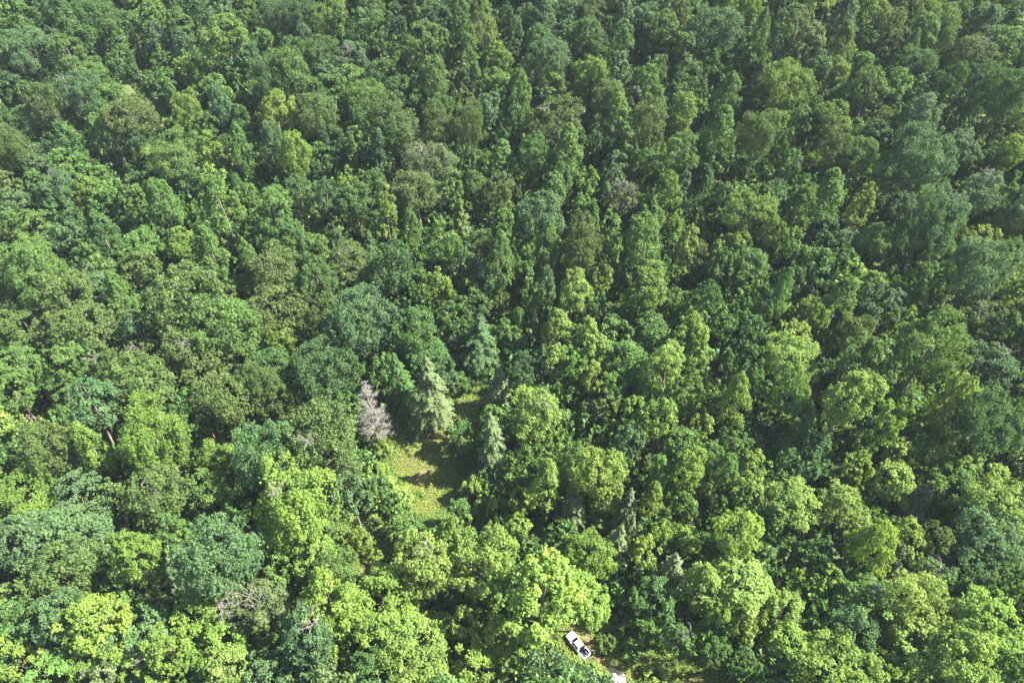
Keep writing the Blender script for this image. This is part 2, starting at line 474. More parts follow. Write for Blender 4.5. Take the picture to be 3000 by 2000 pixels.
NAMES = {"big": "broadleaf_tree", "mid": "broadleaf_tree", "small": "broadleaf_tree", "fine": "broadleaf_tree", "tall": "poplar_tree", "narrow": "poplar_tree", "oval": "poplar_tree",
         "conifer": "conifer_tree", "shrub": "shrub"}
CATS = {"conifer": "conifer", "shrub": "shrub"}
GROUPS = {"broadleaf_tree": "broadleaf trees of the forest", "poplar_tree": "tall pointed trees of the forest", "conifer_tree": "conifers of the forest", "shrub": "shrubs round the clearings"}

# kind, x, y, horizontal scale, vertical scale, colour, label
TREES = [
("oval",5.2,54.04,1.52,1.53,"Y","broad vivid yellow-green pointed tree beside the white pickup truck"),
("fine",-40.92,88.96,1.42,1.62,"o","huge olive green round-crowned tree beside the bleached dead conifer"),
("big",-54.59,62.96,0.91,1.36,"b","large bluish green round-crowned tree left of a fresh green round-crowned tree"),
("big",-42.45,74.69,0.99,1.35,"Y","large vivid yellow-green round-crowned tree left of a bluish green upright round tree"),
("big",97.98,112.2,0.97,1.36,"l","large fresh green upright round tree in the forest"),
("fine",-81.71,125.78,1.53,1.62,"o","huge olive green round-crowned tree in front of a yellowish green pointed tree"),
("big",-25.38,56.49,0.94,0.91,"Y","large vivid yellow-green round-crowned tree behind a pale sunlit green low spreading tree"),
("mid",-18.06,63.22,1.17,1.49,"L","pale sunlit green upright round tree beside the grassy clearing"),
("big",74.72,54.35,0.86,0.96,"L","large pale sunlit green round-crowned tree in front of a mid-green low spreading tree"),
("oval",42.89,59.66,1.27,0.93,"L","broad pale sunlit green pointed tree in the forest"),
("mid",84.75,51.1,1.2,1.39,"L","large pale sunlit green round-crowned tree left of a fresh green upright round tree"),
("big",-52.32,85.94,0.88,1.35,"b","large bluish green round-crowned tree in front of an olive green round-crowned tree"),
("mid",-34.49,54.3,1.14,1.49,"Y","vivid yellow-green round-crowned tree behind a bluish green round-crowned tree"),
("mid",78.41,43.72,1.14,1.49,"L","pale sunlit green round-crowned tree left of a mid-green upright round tree"),
("mid",6.17,99.06,1.07,1.47,"L","pale sunlit green round-crowned tree behind a pale sunlit green upright round tree"),
("big",101.73,77.75,0.94,0.99,"L","large pale sunlit green round-crowned tree behind a bluish green low spreading tree"),
("big",-70.42,119.86,1.05,1.2,"l","huge fresh green round-crowned tree right of an olive green low spreading tree"),
("mid",72.25,46.15,1.19,1.11,"L","large pale sunlit green round-crowned tree left of a pale sunlit green round-crowned tree"),
("big",105.07,92.42,0.84,1.3,"d","large dark green round-crowned tree behind a dark green round-crowned tree"),
("big",-122.55,134.02,1.01,1.36,"l","huge fresh green round-crowned tree in front of a fresh green round-crowned tree"),
("big",-77.57,90.9,0.84,1.33,"y","large yellowish green round-crowned tree behind a dark green low spreading tree"),
("mid",-6.11,63.62,1.19,1.49,"L","large pale sunlit green round-crowned tree right of a vivid yellow-green upright round tree"),
("fine",-86.97,63.31,1.06,1.15,"o","large olive green round-crowned tree in front of a bluish green low spreading tree"),
("mid",-59.46,55.92,1.2,1.01,"Y","large vivid yellow-green round-crowned tree left of a brownish grey-green round-crowned tree"),
("big",112.58,152.53,0.84,1.36,"b","large bluish green upright round tree in the forest"),
("big",117.28,134.96,0.89,1.36,"b","large bluish green round-crowned tree in front of a vivid yellow-green low spreading tree"),
("fine",-63.75,101.37,1.01,1.41,"o","large olive green upright round tree in the forest"),
("big",-35.18,120.81,0.92,1.24,"b","large bluish green round-crowned tree in front of a mid-green low spreading tree"),
("mid",-76.15,51.59,1.01,1.47,"Y","vivid yellow-green round-crowned tree behind a yellowish green round-crowned tree"),
("mid",-73.85,63.55,0.96,1.49,"y","yellowish green upright round tree in the forest"),
("big",-91.8,70.1,0.97,0.94,"b","large bluish green low spreading tree behind an olive green round-crowned tree"),
("mid",15.48,56.18,0.87,1.14,"L","pale sunlit green upright round tree beside the white pickup truck"),
("big",-44.11,108.65,0.91,1.1,"d","large dark green round-crowned tree beside the bleached dead conifer"),
("mid",-37.12,48.08,0.95,1.49,"b","bluish green round-crowned tree in front of a vivid yellow-green round-crowned tree"),
("big",97.37,70.75,0.88,0.86,"b","large bluish green low spreading tree in front of a pale sunlit green round-crowned tree"),
("big",57.07,44.43,0.85,0.82,"Y","large vivid yellow-green low spreading tree in the forest"),
("big",-17.2,45.64,0.84,0.81,"L","large pale sunlit green low spreading tree right of a mid-green round-crowned tree"),
("mid",-20.25,51.68,1.18,0.99,"L","pale sunlit green low spreading tree behind a pale sunlit green low spreading tree"),
("big",-103.83,81.51,0.86,0.84,"y","large yellowish green low spreading tree in front of an olive green round-crowned tree"),
("big",117.31,174.18,1.03,1.28,"b","huge bluish green round-crowned tree left of a bluish green round-crowned tree"),
("fine",-77,79.88,1.16,1.1,"o","large olive green low spreading tree in front of a dark green low spreading tree"),
("fine",-85.36,106.12,1.23,1.16,"o","large olive green low spreading tree in front of an olive green low spreading tree"),
("conifer",-19.53,105.55,1.37,1.43,"q","tall pale greyish green conifer beside the bleached dead conifer"),
("mid",67.82,57.7,1.1,0.97,"l","fresh green round-crowned tree behind a dark green low spreading tree"),
("oval",73.57,98.55,1.14,1.53,"L","pale sunlit green pointed tree left of a fresh green round-crowned tree"),
("mid",51.21,49.34,0.94,0.86,"Y","vivid yellow-green round-crowned tree right of a pale sunlit green upright round tree"),
("mid",-84.12,52.88,0.85,1.49,"b","bluish green upright round tree in the forest"),
("mid",84.27,109.64,1.2,1.45,"l","large fresh green round-crowned tree right of a pale sunlit green pointed tree"),
("fine",-101.73,89.09,0.92,1.35,"o","olive green round-crowned tree behind a yellowish green low spreading tree"),
("mid",-69.21,49.55,1.15,0.97,"b","bluish green low spreading tree in the forest"),
("mid",19.32,82.9,1.08,1.34,"Y","vivid yellow-green round-crowned tree in front of a mid-green shrub"),
("big",148.85,199.44,0.93,1.36,"g","large mid-green round-crowned tree right of a dark green round-crowned tree"),
("mid",-30.35,139.13,1.14,1.49,"d","dark green upright round tree in the forest"),
("fine",-113.07,128.25,1.08,1.36,"o","large olive green round-crowned tree left of an olive green low spreading tree"),
("mid",13.14,65.22,0.97,1.28,"y","yellowish green round-crowned tree beside the white pickup truck"),
("tall",36.91,59.09,0.95,0.93,"L","pale sunlit green pointed tree left of a pale sunlit green pointed tree"),
("oval",-95.74,98.25,1.16,1.34,"b","bluish green pointed tree right of a mid-green round-crowned tree"),
("mid",102.01,85.6,1.12,1.16,"L","pale sunlit green round-crowned tree left of a dark green round-crowned tree"),
("oval",6.92,154.54,1.27,1.53,"b","broad bluish green pointed tree in the forest"),
("mid",69.88,66.26,0.79,1.44,"Y","small vivid yellow-green upright round tree left of a pale sunlit green upright round tree"),
("fine",-60.48,128.06,1.2,1.13,"o","large olive green low spreading tree behind a yellowish green low spreading tree"),
("mid",43.77,67.5,0.91,1.36,"L","pale sunlit green round-crowned tree behind a pale sunlit green pointed tree"),
("fine",-60.99,138.5,1.12,1.21,"o","large olive green round-crowned tree in front of a mid-green round-crowned tree"),
("conifer",-3.5,93.27,1.03,1.23,"p","tall pale straw-green conifer beside the grassy clearing"),
("mid",93.92,82.51,1.02,1.16,"l","fresh green round-crowned tree right of a pale straw-green conifer"),
("mid",-45.35,56.4,0.88,1.23,"k","brownish grey-green round-crowned tree behind an olive green upright round tree"),
("oval",93.79,228.09,1.67,1.53,"o","broad olive green pointed tree in the forest"),
("mid",-92.85,80.6,1.08,0.99,"b","bluish green round-crowned tree behind a bluish green low spreading tree"),
("big",-100.17,179.77,0.94,1.06,"l","large fresh green round-crowned tree beside the bare trail"),
("mid",-22.27,120.53,1.11,1.48,"g","mid-green round-crowned tree behind a mid-green low spreading tree"),
("big",69.28,236.68,1.09,1.16,"b","huge bluish green round-crowned tree right of a fresh green pointed tree"),
("fine",-26.88,168.57,1.27,1.2,"o","large olive green low spreading tree in front of a brownish grey-green round-crowned tree"),
("mid",-19.24,146.96,0.98,1.49,"l","fresh green upright round tree left of a dark green upright round tree"),
("mid",109.23,88.82,1.05,1.18,"d","dark green round-crowned tree right of a pale sunlit green round-crowned tree"),
("big",68.88,115.89,0.87,0.84,"L","large pale sunlit green low spreading tree behind a fresh green upright round tree"),
("fine",18.44,148.66,0.86,1.41,"o","olive green upright round tree right of a bluish green pointed tree"),
("conifer",-9.3,125,1.42,1.02,"d","tall dark green conifer in the forest"),
("mid",59.42,78.7,1.11,0.97,"L","pale sunlit green low spreading tree right of a pale sunlit green round-crowned tree"),
("tall",99.97,97.99,0.98,1.31,"Y","vivid yellow-green pointed tree in the forest"),
("fine",-34.7,191.28,1.15,1.42,"o","large olive green round-crowned tree right of a fresh green round-crowned tree"),
("mid",-49.75,134.05,1.03,1.49,"g","mid-green upright round tree behind an olive green round-crowned tree"),
("big",88.05,208.79,0.95,1.1,"y","large yellowish green round-crowned tree left of a yellowish green pointed tree"),
("tall",-90.07,88.07,0.84,1.2,"y","yellowish green pointed tree left of a dark green low spreading tree"),
("small",-60.15,46.91,1.13,1.73,"y","small yellowish green round-crowned tree right of a bluish green low spreading tree"),
("fine",-105.31,123.43,1.2,1.14,"o","large olive green low spreading tree in front of a bluish green round-crowned tree"),
("fine",-117.32,197.24,1.29,1.22,"o","large olive green low spreading tree beside the bare trail"),
("tall",-78.22,156.84,1.36,1.24,"l","broad fresh green pointed tree left of centre high on the slope"),
("small",94.76,59.44,1.07,1.64,"l","small fresh green upright round tree behind a fresh green upright round tree"),
("conifer",20.21,68.57,0.89,1.06,"p","tall pale straw-green conifer right of a yellowish green round-crowned tree"),
("mid",-64.98,82.33,0.95,1.1,"l","fresh green round-crowned tree in front of a yellowish green round-crowned tree"),
("fine",-37.33,86.21,0.79,1.17,"o","olive green round-crowned tree beside the bleached dead conifer"),
("mid",28.16,58.67,0.87,0.85,"g","mid-green round-crowned tree beside the white pickup truck"),
("small",-2.2,49.51,1.04,1.6,"L","small pale sunlit green upright round tree beside the white pickup truck"),
("oval",33.3,132.76,1.2,1.24,"y","yellowish green pointed tree left of a vivid yellow-green column-like tree"),
("oval",-63.7,153.65,1.18,1.36,"l","fresh green pointed tree left of a mid-green one, left of centre high on the slope"),
("mid",116.98,116.09,1.17,1,"d","dark green round-crowned tree behind a vivid yellow-green pointed tree"),
("mid",-25.91,45.33,0.86,0.97,"g","mid-green round-crowned tree left of a pale sunlit green low spreading tree"),
("mid",-54.24,49.31,0.99,0.97,"y","yellowish green low spreading tree behind a pale sunlit green low spreading tree"),
("mid",64.56,103.08,0.87,1.49,"l","fresh green upright round tree in front of a pale sunlit green low spreading tree"),
("mid",64.57,51.36,0.92,0.97,"d","dark green low spreading tree in front of a fresh green round-crowned tree"),
("oval",-94.24,226.28,1.57,1.44,"y","broad yellowish green pointed tree left of a dark green low spreading tree"),
("fine",-43.71,143.13,1.05,1.05,"o","large olive green round-crowned tree behind a mid-green low spreading tree"),
("oval",37.14,108.24,1.06,1.22,"L","pale sunlit green pointed tree behind a yellowish green upright round tree"),
("fine",71.53,185.56,0.89,1.41,"o","olive green upright round tree in front of a yellowish green round-crowned tree"),
("tall",87.83,160.69,1.25,1.26,"l","broad fresh green pointed tree left of a vivid yellow-green column-like tree"),
("conifer",32.27,63.06,1.03,0.93,"p","pale straw-green conifer behind a mid-green round-crowned tree"),
("mid",3.28,43.84,0.88,0.97,"L","pale sunlit green round-crowned tree beside the white pickup truck"),
("small",-70.4,99.02,1.23,1.88,"g","small mid-green upright round tree left of an olive green upright round tree"),
("small",83.42,95.16,1.21,1.85,"Y","small vivid yellow-green upright round tree right of a pale sunlit green pointed tree"),
("mid",130.7,163.38,1.16,1.36,"b","bluish green round-crowned tree behind a yellowish green round-crowned tree"),
("mid",-39.57,66.82,0.89,0.97,"L","pale sunlit green round-crowned tree left of a fresh green shrub"),
("oval",-26.96,224.99,1.47,1.4,"l","broad fresh green pointed tree left of a fresh green column-like tree"),
("small",-33.67,78.4,1.17,1.79,"b","small bluish green upright round tree in front of an olive green round-crowned tree"),
("big",-160.58,226.76,0.97,1.05,"b","large bluish green round-crowned tree left of a fresh green pointed tree"),
("small",-88.66,45.46,1.12,1.71,"Y","small vivid yellow-green upright round tree left of a fresh green low spreading tree"),
("fine",15.21,198.05,1.34,1.27,"o","huge olive green low spreading tree in the forest"),
("small",-12,69.1,1.16,1.77,"Y","small vivid yellow-green upright round tree beside the grassy clearing"),
("fine",-55.8,103.21,0.72,1.38,"o","olive green upright round tree in front of a mid-green round-crowned tree"),
("fine",-122.77,124.61,1.11,1.05,"o","large olive green low spreading tree left of a fresh green upright round tree"),
("mid",-79.05,47.5,0.79,0.97,"y","small yellowish green round-crowned tree right of a fresh green low spreading tree"),
("big",-24.88,183.19,0.88,0.89,"k","large brownish grey-green round-crowned tree in the forest"),
("conifer",-68.7,64.75,0.99,0.87,"p","pale straw-green conifer in front of a mid-green round-crowned tree"),
("tall",35.82,147.43,1.17,1.18,"l","fresh green pointed tree left of a vivid yellow-green column-like tree"),
("mid",-99.73,67.43,0.81,1.25,"b","small bluish green round-crowned tree left of a bluish green low spreading tree"),
("fine",-58.71,197.08,1.11,1.24,"o","large olive green round-crowned tree in front of a fresh green pointed tree"),
("big",-77.06,212.2,0.8,1.13,"g","large mid-green round-crowned tree left of a fresh green pointed tree"),
("mid",-62.06,177.25,0.91,1.49,"Y","vivid yellow-green upright round tree right of a bluish green pointed tree"),
("oval",38.05,55.04,0.54,0.77,"L","slim pale sunlit green pointed tree in front of a pale sunlit green pointed tree"),
("mid",-4.71,44.57,0.91,0.97,"Y","vivid yellow-green low spreading tree beside the white pickup truck"),
("tall",-3.22,142.17,1.02,1.29,"l","fresh green pointed tree right of a dark green upright round tree"),
("big",12.25,224.47,0.86,1.1,"b","large bluish green round-crowned tree left of a yellowish green pointed tree"),
("oval",38.23,83.33,0.76,1.09,"Y","slim vivid yellow-green pointed tree left of a fresh green pointed tree"),
("conifer",-25.85,110,0.99,1.17,"g","tall mid-green conifer beside the bleached dead conifer"),
("big",65.51,159.3,0.95,0.92,"y","large yellowish green low spreading tree left of a yellowish green upright round tree"),
("mid",93.18,128.88,1,1.16,"b","bluish green round-crowned tree left of a fresh green upright round tree"),
("mid",-109.21,136.88,1.09,1.06,"b","bluish green round-crowned tree left of a fresh green pointed tree"),
("tall",-79.15,143.77,1.06,1.13,"l","fresh green pointed tree behind an olive green one, left of centre high on the slope"),
("mid",-59.19,115.39,1.06,0.97,"g","mid-green round-crowned tree behind an olive green upright round tree"),
("oval",15.63,132.6,0.99,1.21,"L","pale sunlit green pointed tree in front of a fresh green pointed tree"),
("small",87.68,44.46,0.99,1.52,"g","small mid-green upright round tree right of a pale sunlit green round-crowned tree"),
("tall",51.3,100.02,0.82,1.17,"Y","slim vivid yellow-green pointed tree in front of a mid-green upright round tree"),
("tall",16.91,184.15,1.2,1.21,"l","fresh green pointed tree in front of an olive green low spreading tree"),
("big",-135.54,206.67,0.8,1.02,"b","large bluish green round-crowned tree in front of a fresh green round-crowned tree"),
("fine",-144.66,201.92,1.03,1.28,"o","large olive green round-crowned tree right of a mid-green low spreading tree"),
("mid",-60.9,150.5,1.06,1.18,"g","mid-green round-crowned tree in front of a fresh green pointed tree"),
("mid",-117.8,105.99,0.96,1.12,"l","fresh green round-crowned tree in front of a fresh green round-crowned tree"),
("small",33.85,96.18,1.21,1.77,"L","small pale sunlit green upright round tree left of a yellowish green upright round tree"),
("small",78.32,68.37,1.08,1.6,"L","small pale sunlit green upright round tree right of a vivid yellow-green upright round tree"),
("mid",-51.76,44.35,0.92,0.97,"L","pale sunlit green low spreading tree in front of a yellowish green low spreading tree"),
("oval",49.05,180.79,1.09,1.26,"l","fresh green pointed tree right of centre high on the slope, rightmost"),
("mid",70.47,77.78,0.96,0.97,"L","pale sunlit green low spreading tree behind a vivid yellow-green upright round tree"),
("mid",-121.31,114.13,0.99,1.05,"l","fresh green round-crowned tree in front of an olive green low spreading tree"),
("fine",41.12,193.77,0.95,1.32,"o","olive green round-crowned tree right of a yellowish green column-like tree"),
("mid",123.34,195.23,1.12,1.36,"b","bluish green round-crowned tree left of a mid-green upright round tree"),
("small",51.62,55.26,1.2,1.26,"L","small pale sunlit green round-crowned tree behind a vivid yellow-green round-crowned tree"),
("small",-49.19,69.03,1.18,1.45,"l","small fresh green round-crowned tree right of a bluish green round-crowned tree"),
("big",148.37,247.21,0.94,1,"y","large yellowish green round-crowned tree left of an olive green round-crowned tree"),
("mid",6.87,185.88,1.07,1.43,"g","mid-green round-crowned tree left of a fresh green pointed tree"),
("fine",-76.22,116.09,1.22,1.16,"o","large olive green low spreading tree behind a mid-green upright round tree"),
("mid",-67.37,90.62,0.86,0.98,"y","yellowish green round-crowned tree behind a fresh green round-crowned tree"),
("mid",28.97,115.74,0.99,0.97,"l","fresh green round-crowned tree left of a pale sunlit green pointed tree"),
("small",-50.7,54.48,1.05,1.47,"k","small brownish grey-green round-crowned tree in the forest"),
("fine",152.25,227.96,1.17,1.17,"o","large olive green round-crowned tree behind a dark green round-crowned tree"),
("mid",-21.68,119.52,1.08,0.97,"g","mid-green low spreading tree in front of a mid-green round-crowned tree"),
("tall",-8.96,240.58,1.37,1.25,"y","broad yellowish green pointed tree behind a fresh green column-like tree"),
("tall",82.53,130.04,0.99,1.03,"l","fresh green pointed tree right of a yellowish green round-crowned tree"),
("tall",6.61,79.42,0.81,1.09,"L","slim pale sunlit green pointed tree right of a pale sunlit green upright round tree"),
("mid",-73.06,197.17,1.13,1.29,"Y","vivid yellow-green round-crowned tree behind a bluish green pointed tree"),
("mid",-129.45,168.56,1.05,1.2,"b","bluish green round-crowned tree left of a mid-green pointed tree"),
("fine",-49.16,129.98,0.8,1.06,"o","olive green round-crowned tree in front of a mid-green upright round tree"),
("small",31.56,50.24,0.86,1.11,"g","small mid-green round-crowned tree right of a fresh green shrub"),
("mid",-37.8,190.13,1.07,1.33,"l","fresh green round-crowned tree left of an olive green round-crowned tree"),
("big",-47.49,205.53,0.8,0.91,"l","large fresh green round-crowned tree left of a mid-green round-crowned tree"),
("small",41.61,46.86,0.85,1.08,"g","small mid-green round-crowned tree in front of a pale sunlit green upright round tree"),
("small",2.62,111.25,1.11,1.7,"d","small dark green upright round tree left of a dark green conifer"),
("small",36.78,48,0.82,1.11,"g","small mid-green round-crowned tree left of a pale sunlit green upright round tree"),
("tall",11.64,83.78,0.74,1.05,"l","slim fresh green pointed tree right of a pale sunlit green upright round tree"),
("small",-45.3,51.78,0.89,1.37,"o","small olive green upright round tree in front of a brownish grey-green round-crowned tree"),
("tall",-68.5,212.65,1.23,1.15,"l","broad fresh green pointed tree right of a mid-green round-crowned tree"),
("conifer",66.68,97.3,0.84,1,"o","olive green conifer in the forest"),
("small",-107.92,111.32,1.1,1.69,"l","small fresh green upright round tree behind a mid-green round-crowned tree"),
("small",-7.52,52.44,0.92,1.41,"L","small pale sunlit green round-crowned tree right of a pale sunlit green round-crowned tree"),
("tall",-112.51,153.36,1.06,0.99,"g","mid-green pointed tree left of a fresh green round-crowned tree"),
("oval",-43.18,161.74,1,1.11,"g","mid-green pointed tree left of a yellowish green column-like tree"),
("tall",78.64,158.66,0.99,1.09,"y","yellowish green pointed tree right of a yellowish green upright round tree"),
("tall",62.28,192.4,1.18,1.08,"l","fresh green pointed tree left of an olive green upright round tree"),
("small",46.53,120.87,1.18,1.68,"Y","small vivid yellow-green upright round tree in front of a mid-green upright round tree"),
("small",40.21,102.85,1.1,1.66,"y","small yellowish green upright round tree in front of a pale sunlit green pointed tree"),
("small",43.29,51.94,0.78,1.11,"L","small pale sunlit green upright round tree behind a mid-green round-crowned tree"),
("small",86.26,69.85,0.97,1.48,"o","small olive green upright round tree right of a pale sunlit green upright round tree"),
("mid",82.07,63.3,0.8,0.97,"g","small mid-green low spreading tree in the forest"),
("oval",24.06,217.77,1.26,1.16,"y","broad yellowish green pointed tree left of an olive green round-crowned tree"),
("small",-93.27,122.32,1.19,1.62,"b","small bluish green upright round tree behind an olive green low spreading tree"),
("small",12.4,43.41,1.22,1.04,"y","small yellowish green low spreading tree beside the white pickup truck"),
("tall",-99.63,132.3,0.88,1.07,"l","fresh green pointed tree behind a bluish green upright round tree"),
("small",-19.45,134.47,1.19,1.8,"y","small yellowish green upright round tree left of a dark green upright round tree"),
("small",-31.34,110.74,1.06,1.63,"l","small fresh green upright round tree beside the bleached dead conifer"),
("mid",27.35,237.77,1.17,1.38,"g","mid-green round-crowned tree left of a fresh green column-like tree"),
("fine",118.39,128.3,0.8,0.92,"o","olive green round-crowned tree behind a dark green round-crowned tree"),
("mid",-83.99,89.5,0.88,0.97,"d","dark green low spreading tree in front of a yellowish green round-crowned tree"),
("fine",-91.78,116.63,0.82,0.92,"o","olive green low spreading tree in the forest"),
("small",-43.65,44.27,1.14,1.26,"b","small bluish green round-crowned tree in front of an olive green upright round tree"),
("mid",134.01,186.86,1.07,1.13,"b","bluish green round-crowned tree right of a bluish green round-crowned tree"),
("mid",-102.52,150.95,0.97,1.03,"l","fresh green round-crowned tree right of a mid-green pointed tree"),
("small",95.92,55.18,0.78,1.2,"l","small fresh green upright round tree in front of a fresh green upright round tree"),
("fine",-147.29,182.55,0.73,1.38,"o","olive green upright round tree in front of a mid-green low spreading tree"),
("big",133.45,225.82,0.82,0.86,"g","large mid-green round-crowned tree left of a mid-green upright round tree"),
("narrow",-34.93,156.96,1.36,1.32,"y","stout yellowish green column-like tree right of a mid-green pointed tree"),
("big",-85.25,253.27,0.9,0.88,"d","large dark green low spreading tree in the forest"),
("big",-63.52,230.35,0.85,0.83,"g","large mid-green low spreading tree left of a bluish green low spreading tree"),
("small",49.56,130.51,1.13,1.72,"g","small mid-green upright round tree behind a vivid yellow-green upright round tree"),
("oval",112.56,209.11,1.09,1.12,"l","fresh green pointed tree in front of a yellowish green pointed tree"),
("tall",-97.29,161.57,0.96,1.03,"l","fresh green pointed tree in front of a fresh green round-crowned tree"),
("mid",-41.81,217.1,1.16,1.17,"g","mid-green round-crowned tree right of a fresh green round-crowned tree"),
("mid",167.64,235.42,1.21,1.22,"l","large fresh green round-crowned tree right of an olive green round-crowned tree"),
("fine",-22.52,195.73,0.82,1.18,"o","olive green round-crowned tree left of an olive green upright round tree"),
("fine",-13.58,191.95,0.69,1.41,"o","olive green upright round tree right of an olive green round-crowned tree"),
("conifer",89.58,80.58,1.03,0.87,"p","pale straw-green conifer left of a fresh green round-crowned tree"),
("small",90.7,62.54,1.14,1.26,"d","small dark green round-crowned tree in the forest"),
("small",-67.83,46.55,0.87,1.32,"y","small yellowish green round-crowned tree in front of a bluish green low spreading tree"),
("tall",-166.96,240.51,1.27,1.16,"l","broad fresh green pointed tree behind a bluish green round-crowned tree"),
("big",-148.33,252.06,0.9,0.87,"g","large mid-green low spreading tree behind a fresh green pointed tree"),
("mid",-59.57,123.64,1.02,0.97,"y","yellowish green low spreading tree in front of an olive green low spreading tree"),
("mid",137.26,158.23,0.96,1.01,"y","yellowish green round-crowned tree right of a vivid yellow-green low spreading tree"),
("fine",-84.78,125.48,0.77,0.92,"o","olive green round-crowned tree behind an olive green low spreading tree"),
("fine",-52.82,104,0.74,0.92,"o","olive green round-crowned tree right of an olive green upright round tree"),
("small",26.61,91.69,0.99,1.51,"b","small bluish green upright round tree right of a mid-green shrub"),
("narrow",35.03,225.93,1.63,1.35,"l","stout fresh green column-like tree right of a mid-green round-crowned tree"),
("oval",98.25,150.72,0.94,0.95,"l","fresh green pointed tree in front of a vivid yellow-green column-like tree"),
("small",106.18,135.13,1.1,1.61,"l","small fresh green upright round tree right of a bluish green round-crowned tree"),
("mid",-99.05,198.18,0.83,1.38,"Y","vivid yellow-green upright round tree beside the bare trail"),
("small",8.2,89.72,0.94,1.44,"L","small pale sunlit green upright round tree left of a fresh green pointed tree"),
("mid",-83.32,44.12,1.07,0.97,"l","fresh green low spreading tree in the forest"),
("mid",104.81,182.75,0.9,1.15,"l","fresh green round-crowned tree right of a yellowish green pointed tree"),
("mid",65.89,147.18,0.94,0.97,"l","fresh green round-crowned tree in front of a yellowish green upright round tree"),
("conifer",7.63,116.03,0.91,0.9,"d","dark green conifer in the forest"),
("small",2.09,78.94,0.87,1.33,"L","small pale sunlit green upright round tree left of a pale sunlit green pointed tree"),
("fine",31.02,212.18,0.98,1.02,"o","olive green round-crowned tree behind a yellowish green column-like tree"),
("big",-73.64,250.88,0.81,0.95,"d","large dark green round-crowned tree right of a dark green low spreading tree"),
("tall",47.81,85.13,0.6,0.85,"l","slim fresh green pointed tree right of a fresh green pointed tree"),
("tall",10.93,148.84,0.82,1.15,"l","slim fresh green pointed tree left of an olive green upright round tree"),
("small",-13.21,144.2,1.19,1.6,"d","small dark green upright round tree left of an olive green round-crowned tree"),
("tall",12.5,125.47,0.92,0.88,"L","pale sunlit green pointed tree in front of a pale sunlit green pointed tree"),
("mid",138.02,211.61,0.86,1.36,"g","mid-green upright round tree left of a dark green round-crowned tree"),
("narrow",-15.46,226.4,1.55,1.35,"l","stout fresh green column-like tree in front of a yellowish green pointed tree"),
("oval",-52.7,162.88,0.76,1.09,"b","slim bluish green pointed tree in the forest"),
("mid",150.06,217.61,0.99,1.19,"d","dark green round-crowned tree right of a mid-green upright round tree"),
("fine",-8.86,153.71,0.72,1.02,"o","olive green round-crowned tree right of a dark green upright round tree"),
("mid",33.13,169.39,0.88,1.1,"k","brownish grey-green round-crowned tree left of a yellowish green pointed tree"),
("mid",78.08,129.84,0.79,1,"y","small yellowish green round-crowned tree left of a fresh green pointed tree"),
("fine",-97.5,113.18,0.65,0.92,"o","small olive green round-crowned tree in the forest"),
("small",50.43,92.79,1.08,1.26,"l","small fresh green round-crowned tree right of a fresh green pointed tree"),
("small",-105.04,115.52,1.13,1.33,"l","small fresh green round-crowned tree right of a fresh green upright round tree"),
("conifer",13.07,78.64,0.84,0.87,"p","pale straw-green conifer right of a pale sunlit green pointed tree"),
("mid",-138.87,219.77,1.17,1.04,"l","fresh green round-crowned tree behind a bluish green round-crowned tree"),
("oval",-91.2,149.93,0.98,0.89,"y","yellowish green pointed tree right of a fresh green round-crowned tree"),
("small",56.96,111.95,1.03,1.53,"g","small mid-green upright round tree behind a vivid yellow-green pointed tree"),
("oval",53.48,240.46,1.13,1.09,"l","fresh green pointed tree right of a fresh green column-like tree"),
("oval",-60.78,165.78,0.85,1.06,"g","mid-green pointed tree left of a bluish green pointed tree"),
("small",18.62,110.3,0.9,1.37,"L","small pale sunlit green upright round tree behind a mid-green shrub"),
("small",63.69,131.63,0.96,1.47,"g","small mid-green upright round tree left of a fresh green pointed tree"),
("small",71.39,153.74,1.02,1.56,"y","small yellowish green upright round tree right of a yellowish green low spreading tree"),
("fine",96.68,184.96,0.77,1.02,"o","olive green round-crowned tree left of a fresh green round-crowned tree"),
("small",-109.74,108.85,1.16,1.26,"g","small mid-green round-crowned tree in front of a fresh green upright round tree"),
("small",-71.73,73.37,1.04,1.26,"g","small mid-green round-crowned tree in front of an olive green low spreading tree"),
("oval",-146.67,227.76,1.05,1.1,"l","fresh green pointed tree in front of a mid-green low spreading tree"),
("narrow",34.34,197.69,1.69,1.19,"y","stout yellowish green column-like tree left of an olive green round-crowned tree"),
("oval",-45.46,238.1,1.07,1.13,"l","fresh green pointed tree right of a bluish green low spreading tree"),
("narrow",45.5,146.25,1.26,1.17,"Y","stout vivid yellow-green column-like tree right of a yellowish green pointed tree"),
("tall",67.73,208.12,1.09,1,"l","fresh green pointed tree behind a fresh green pointed tree"),
("mid",-151.5,201.05,1.12,0.97,"g","mid-green low spreading tree left of an olive green round-crowned tree"),
("mid",-54.91,231.71,1.2,1.01,"b","large bluish green low spreading tree right of a mid-green low spreading tree"),
("oval",-113.96,242.17,1.18,1.08,"l","fresh green pointed tree left of a yellowish green pointed tree"),
("mid",-41.83,137.21,0.94,0.97,"g","mid-green low spreading tree in front of an olive green round-crowned tree"),
("small",4.94,48.51,1.02,1.26,"L","small pale sunlit green low spreading tree beside the white pickup truck"),
("oval",44.13,168.66,0.82,1.12,"y","slim yellowish green pointed tree in the forest"),
("mid",129.17,152.7,1.11,0.97,"Y","vivid yellow-green low spreading tree behind a bluish green round-crowned tree"),
("tall",-70.89,184.44,0.94,0.99,"b","bluish green pointed tree left of a vivid yellow-green upright round tree"),
("tall",111.89,231.42,1.06,1.07,"y","yellowish green pointed tree behind a fresh green pointed tree"),
("tall",103.24,149.51,0.74,1.05,"g","slim mid-green pointed tree in the forest"),
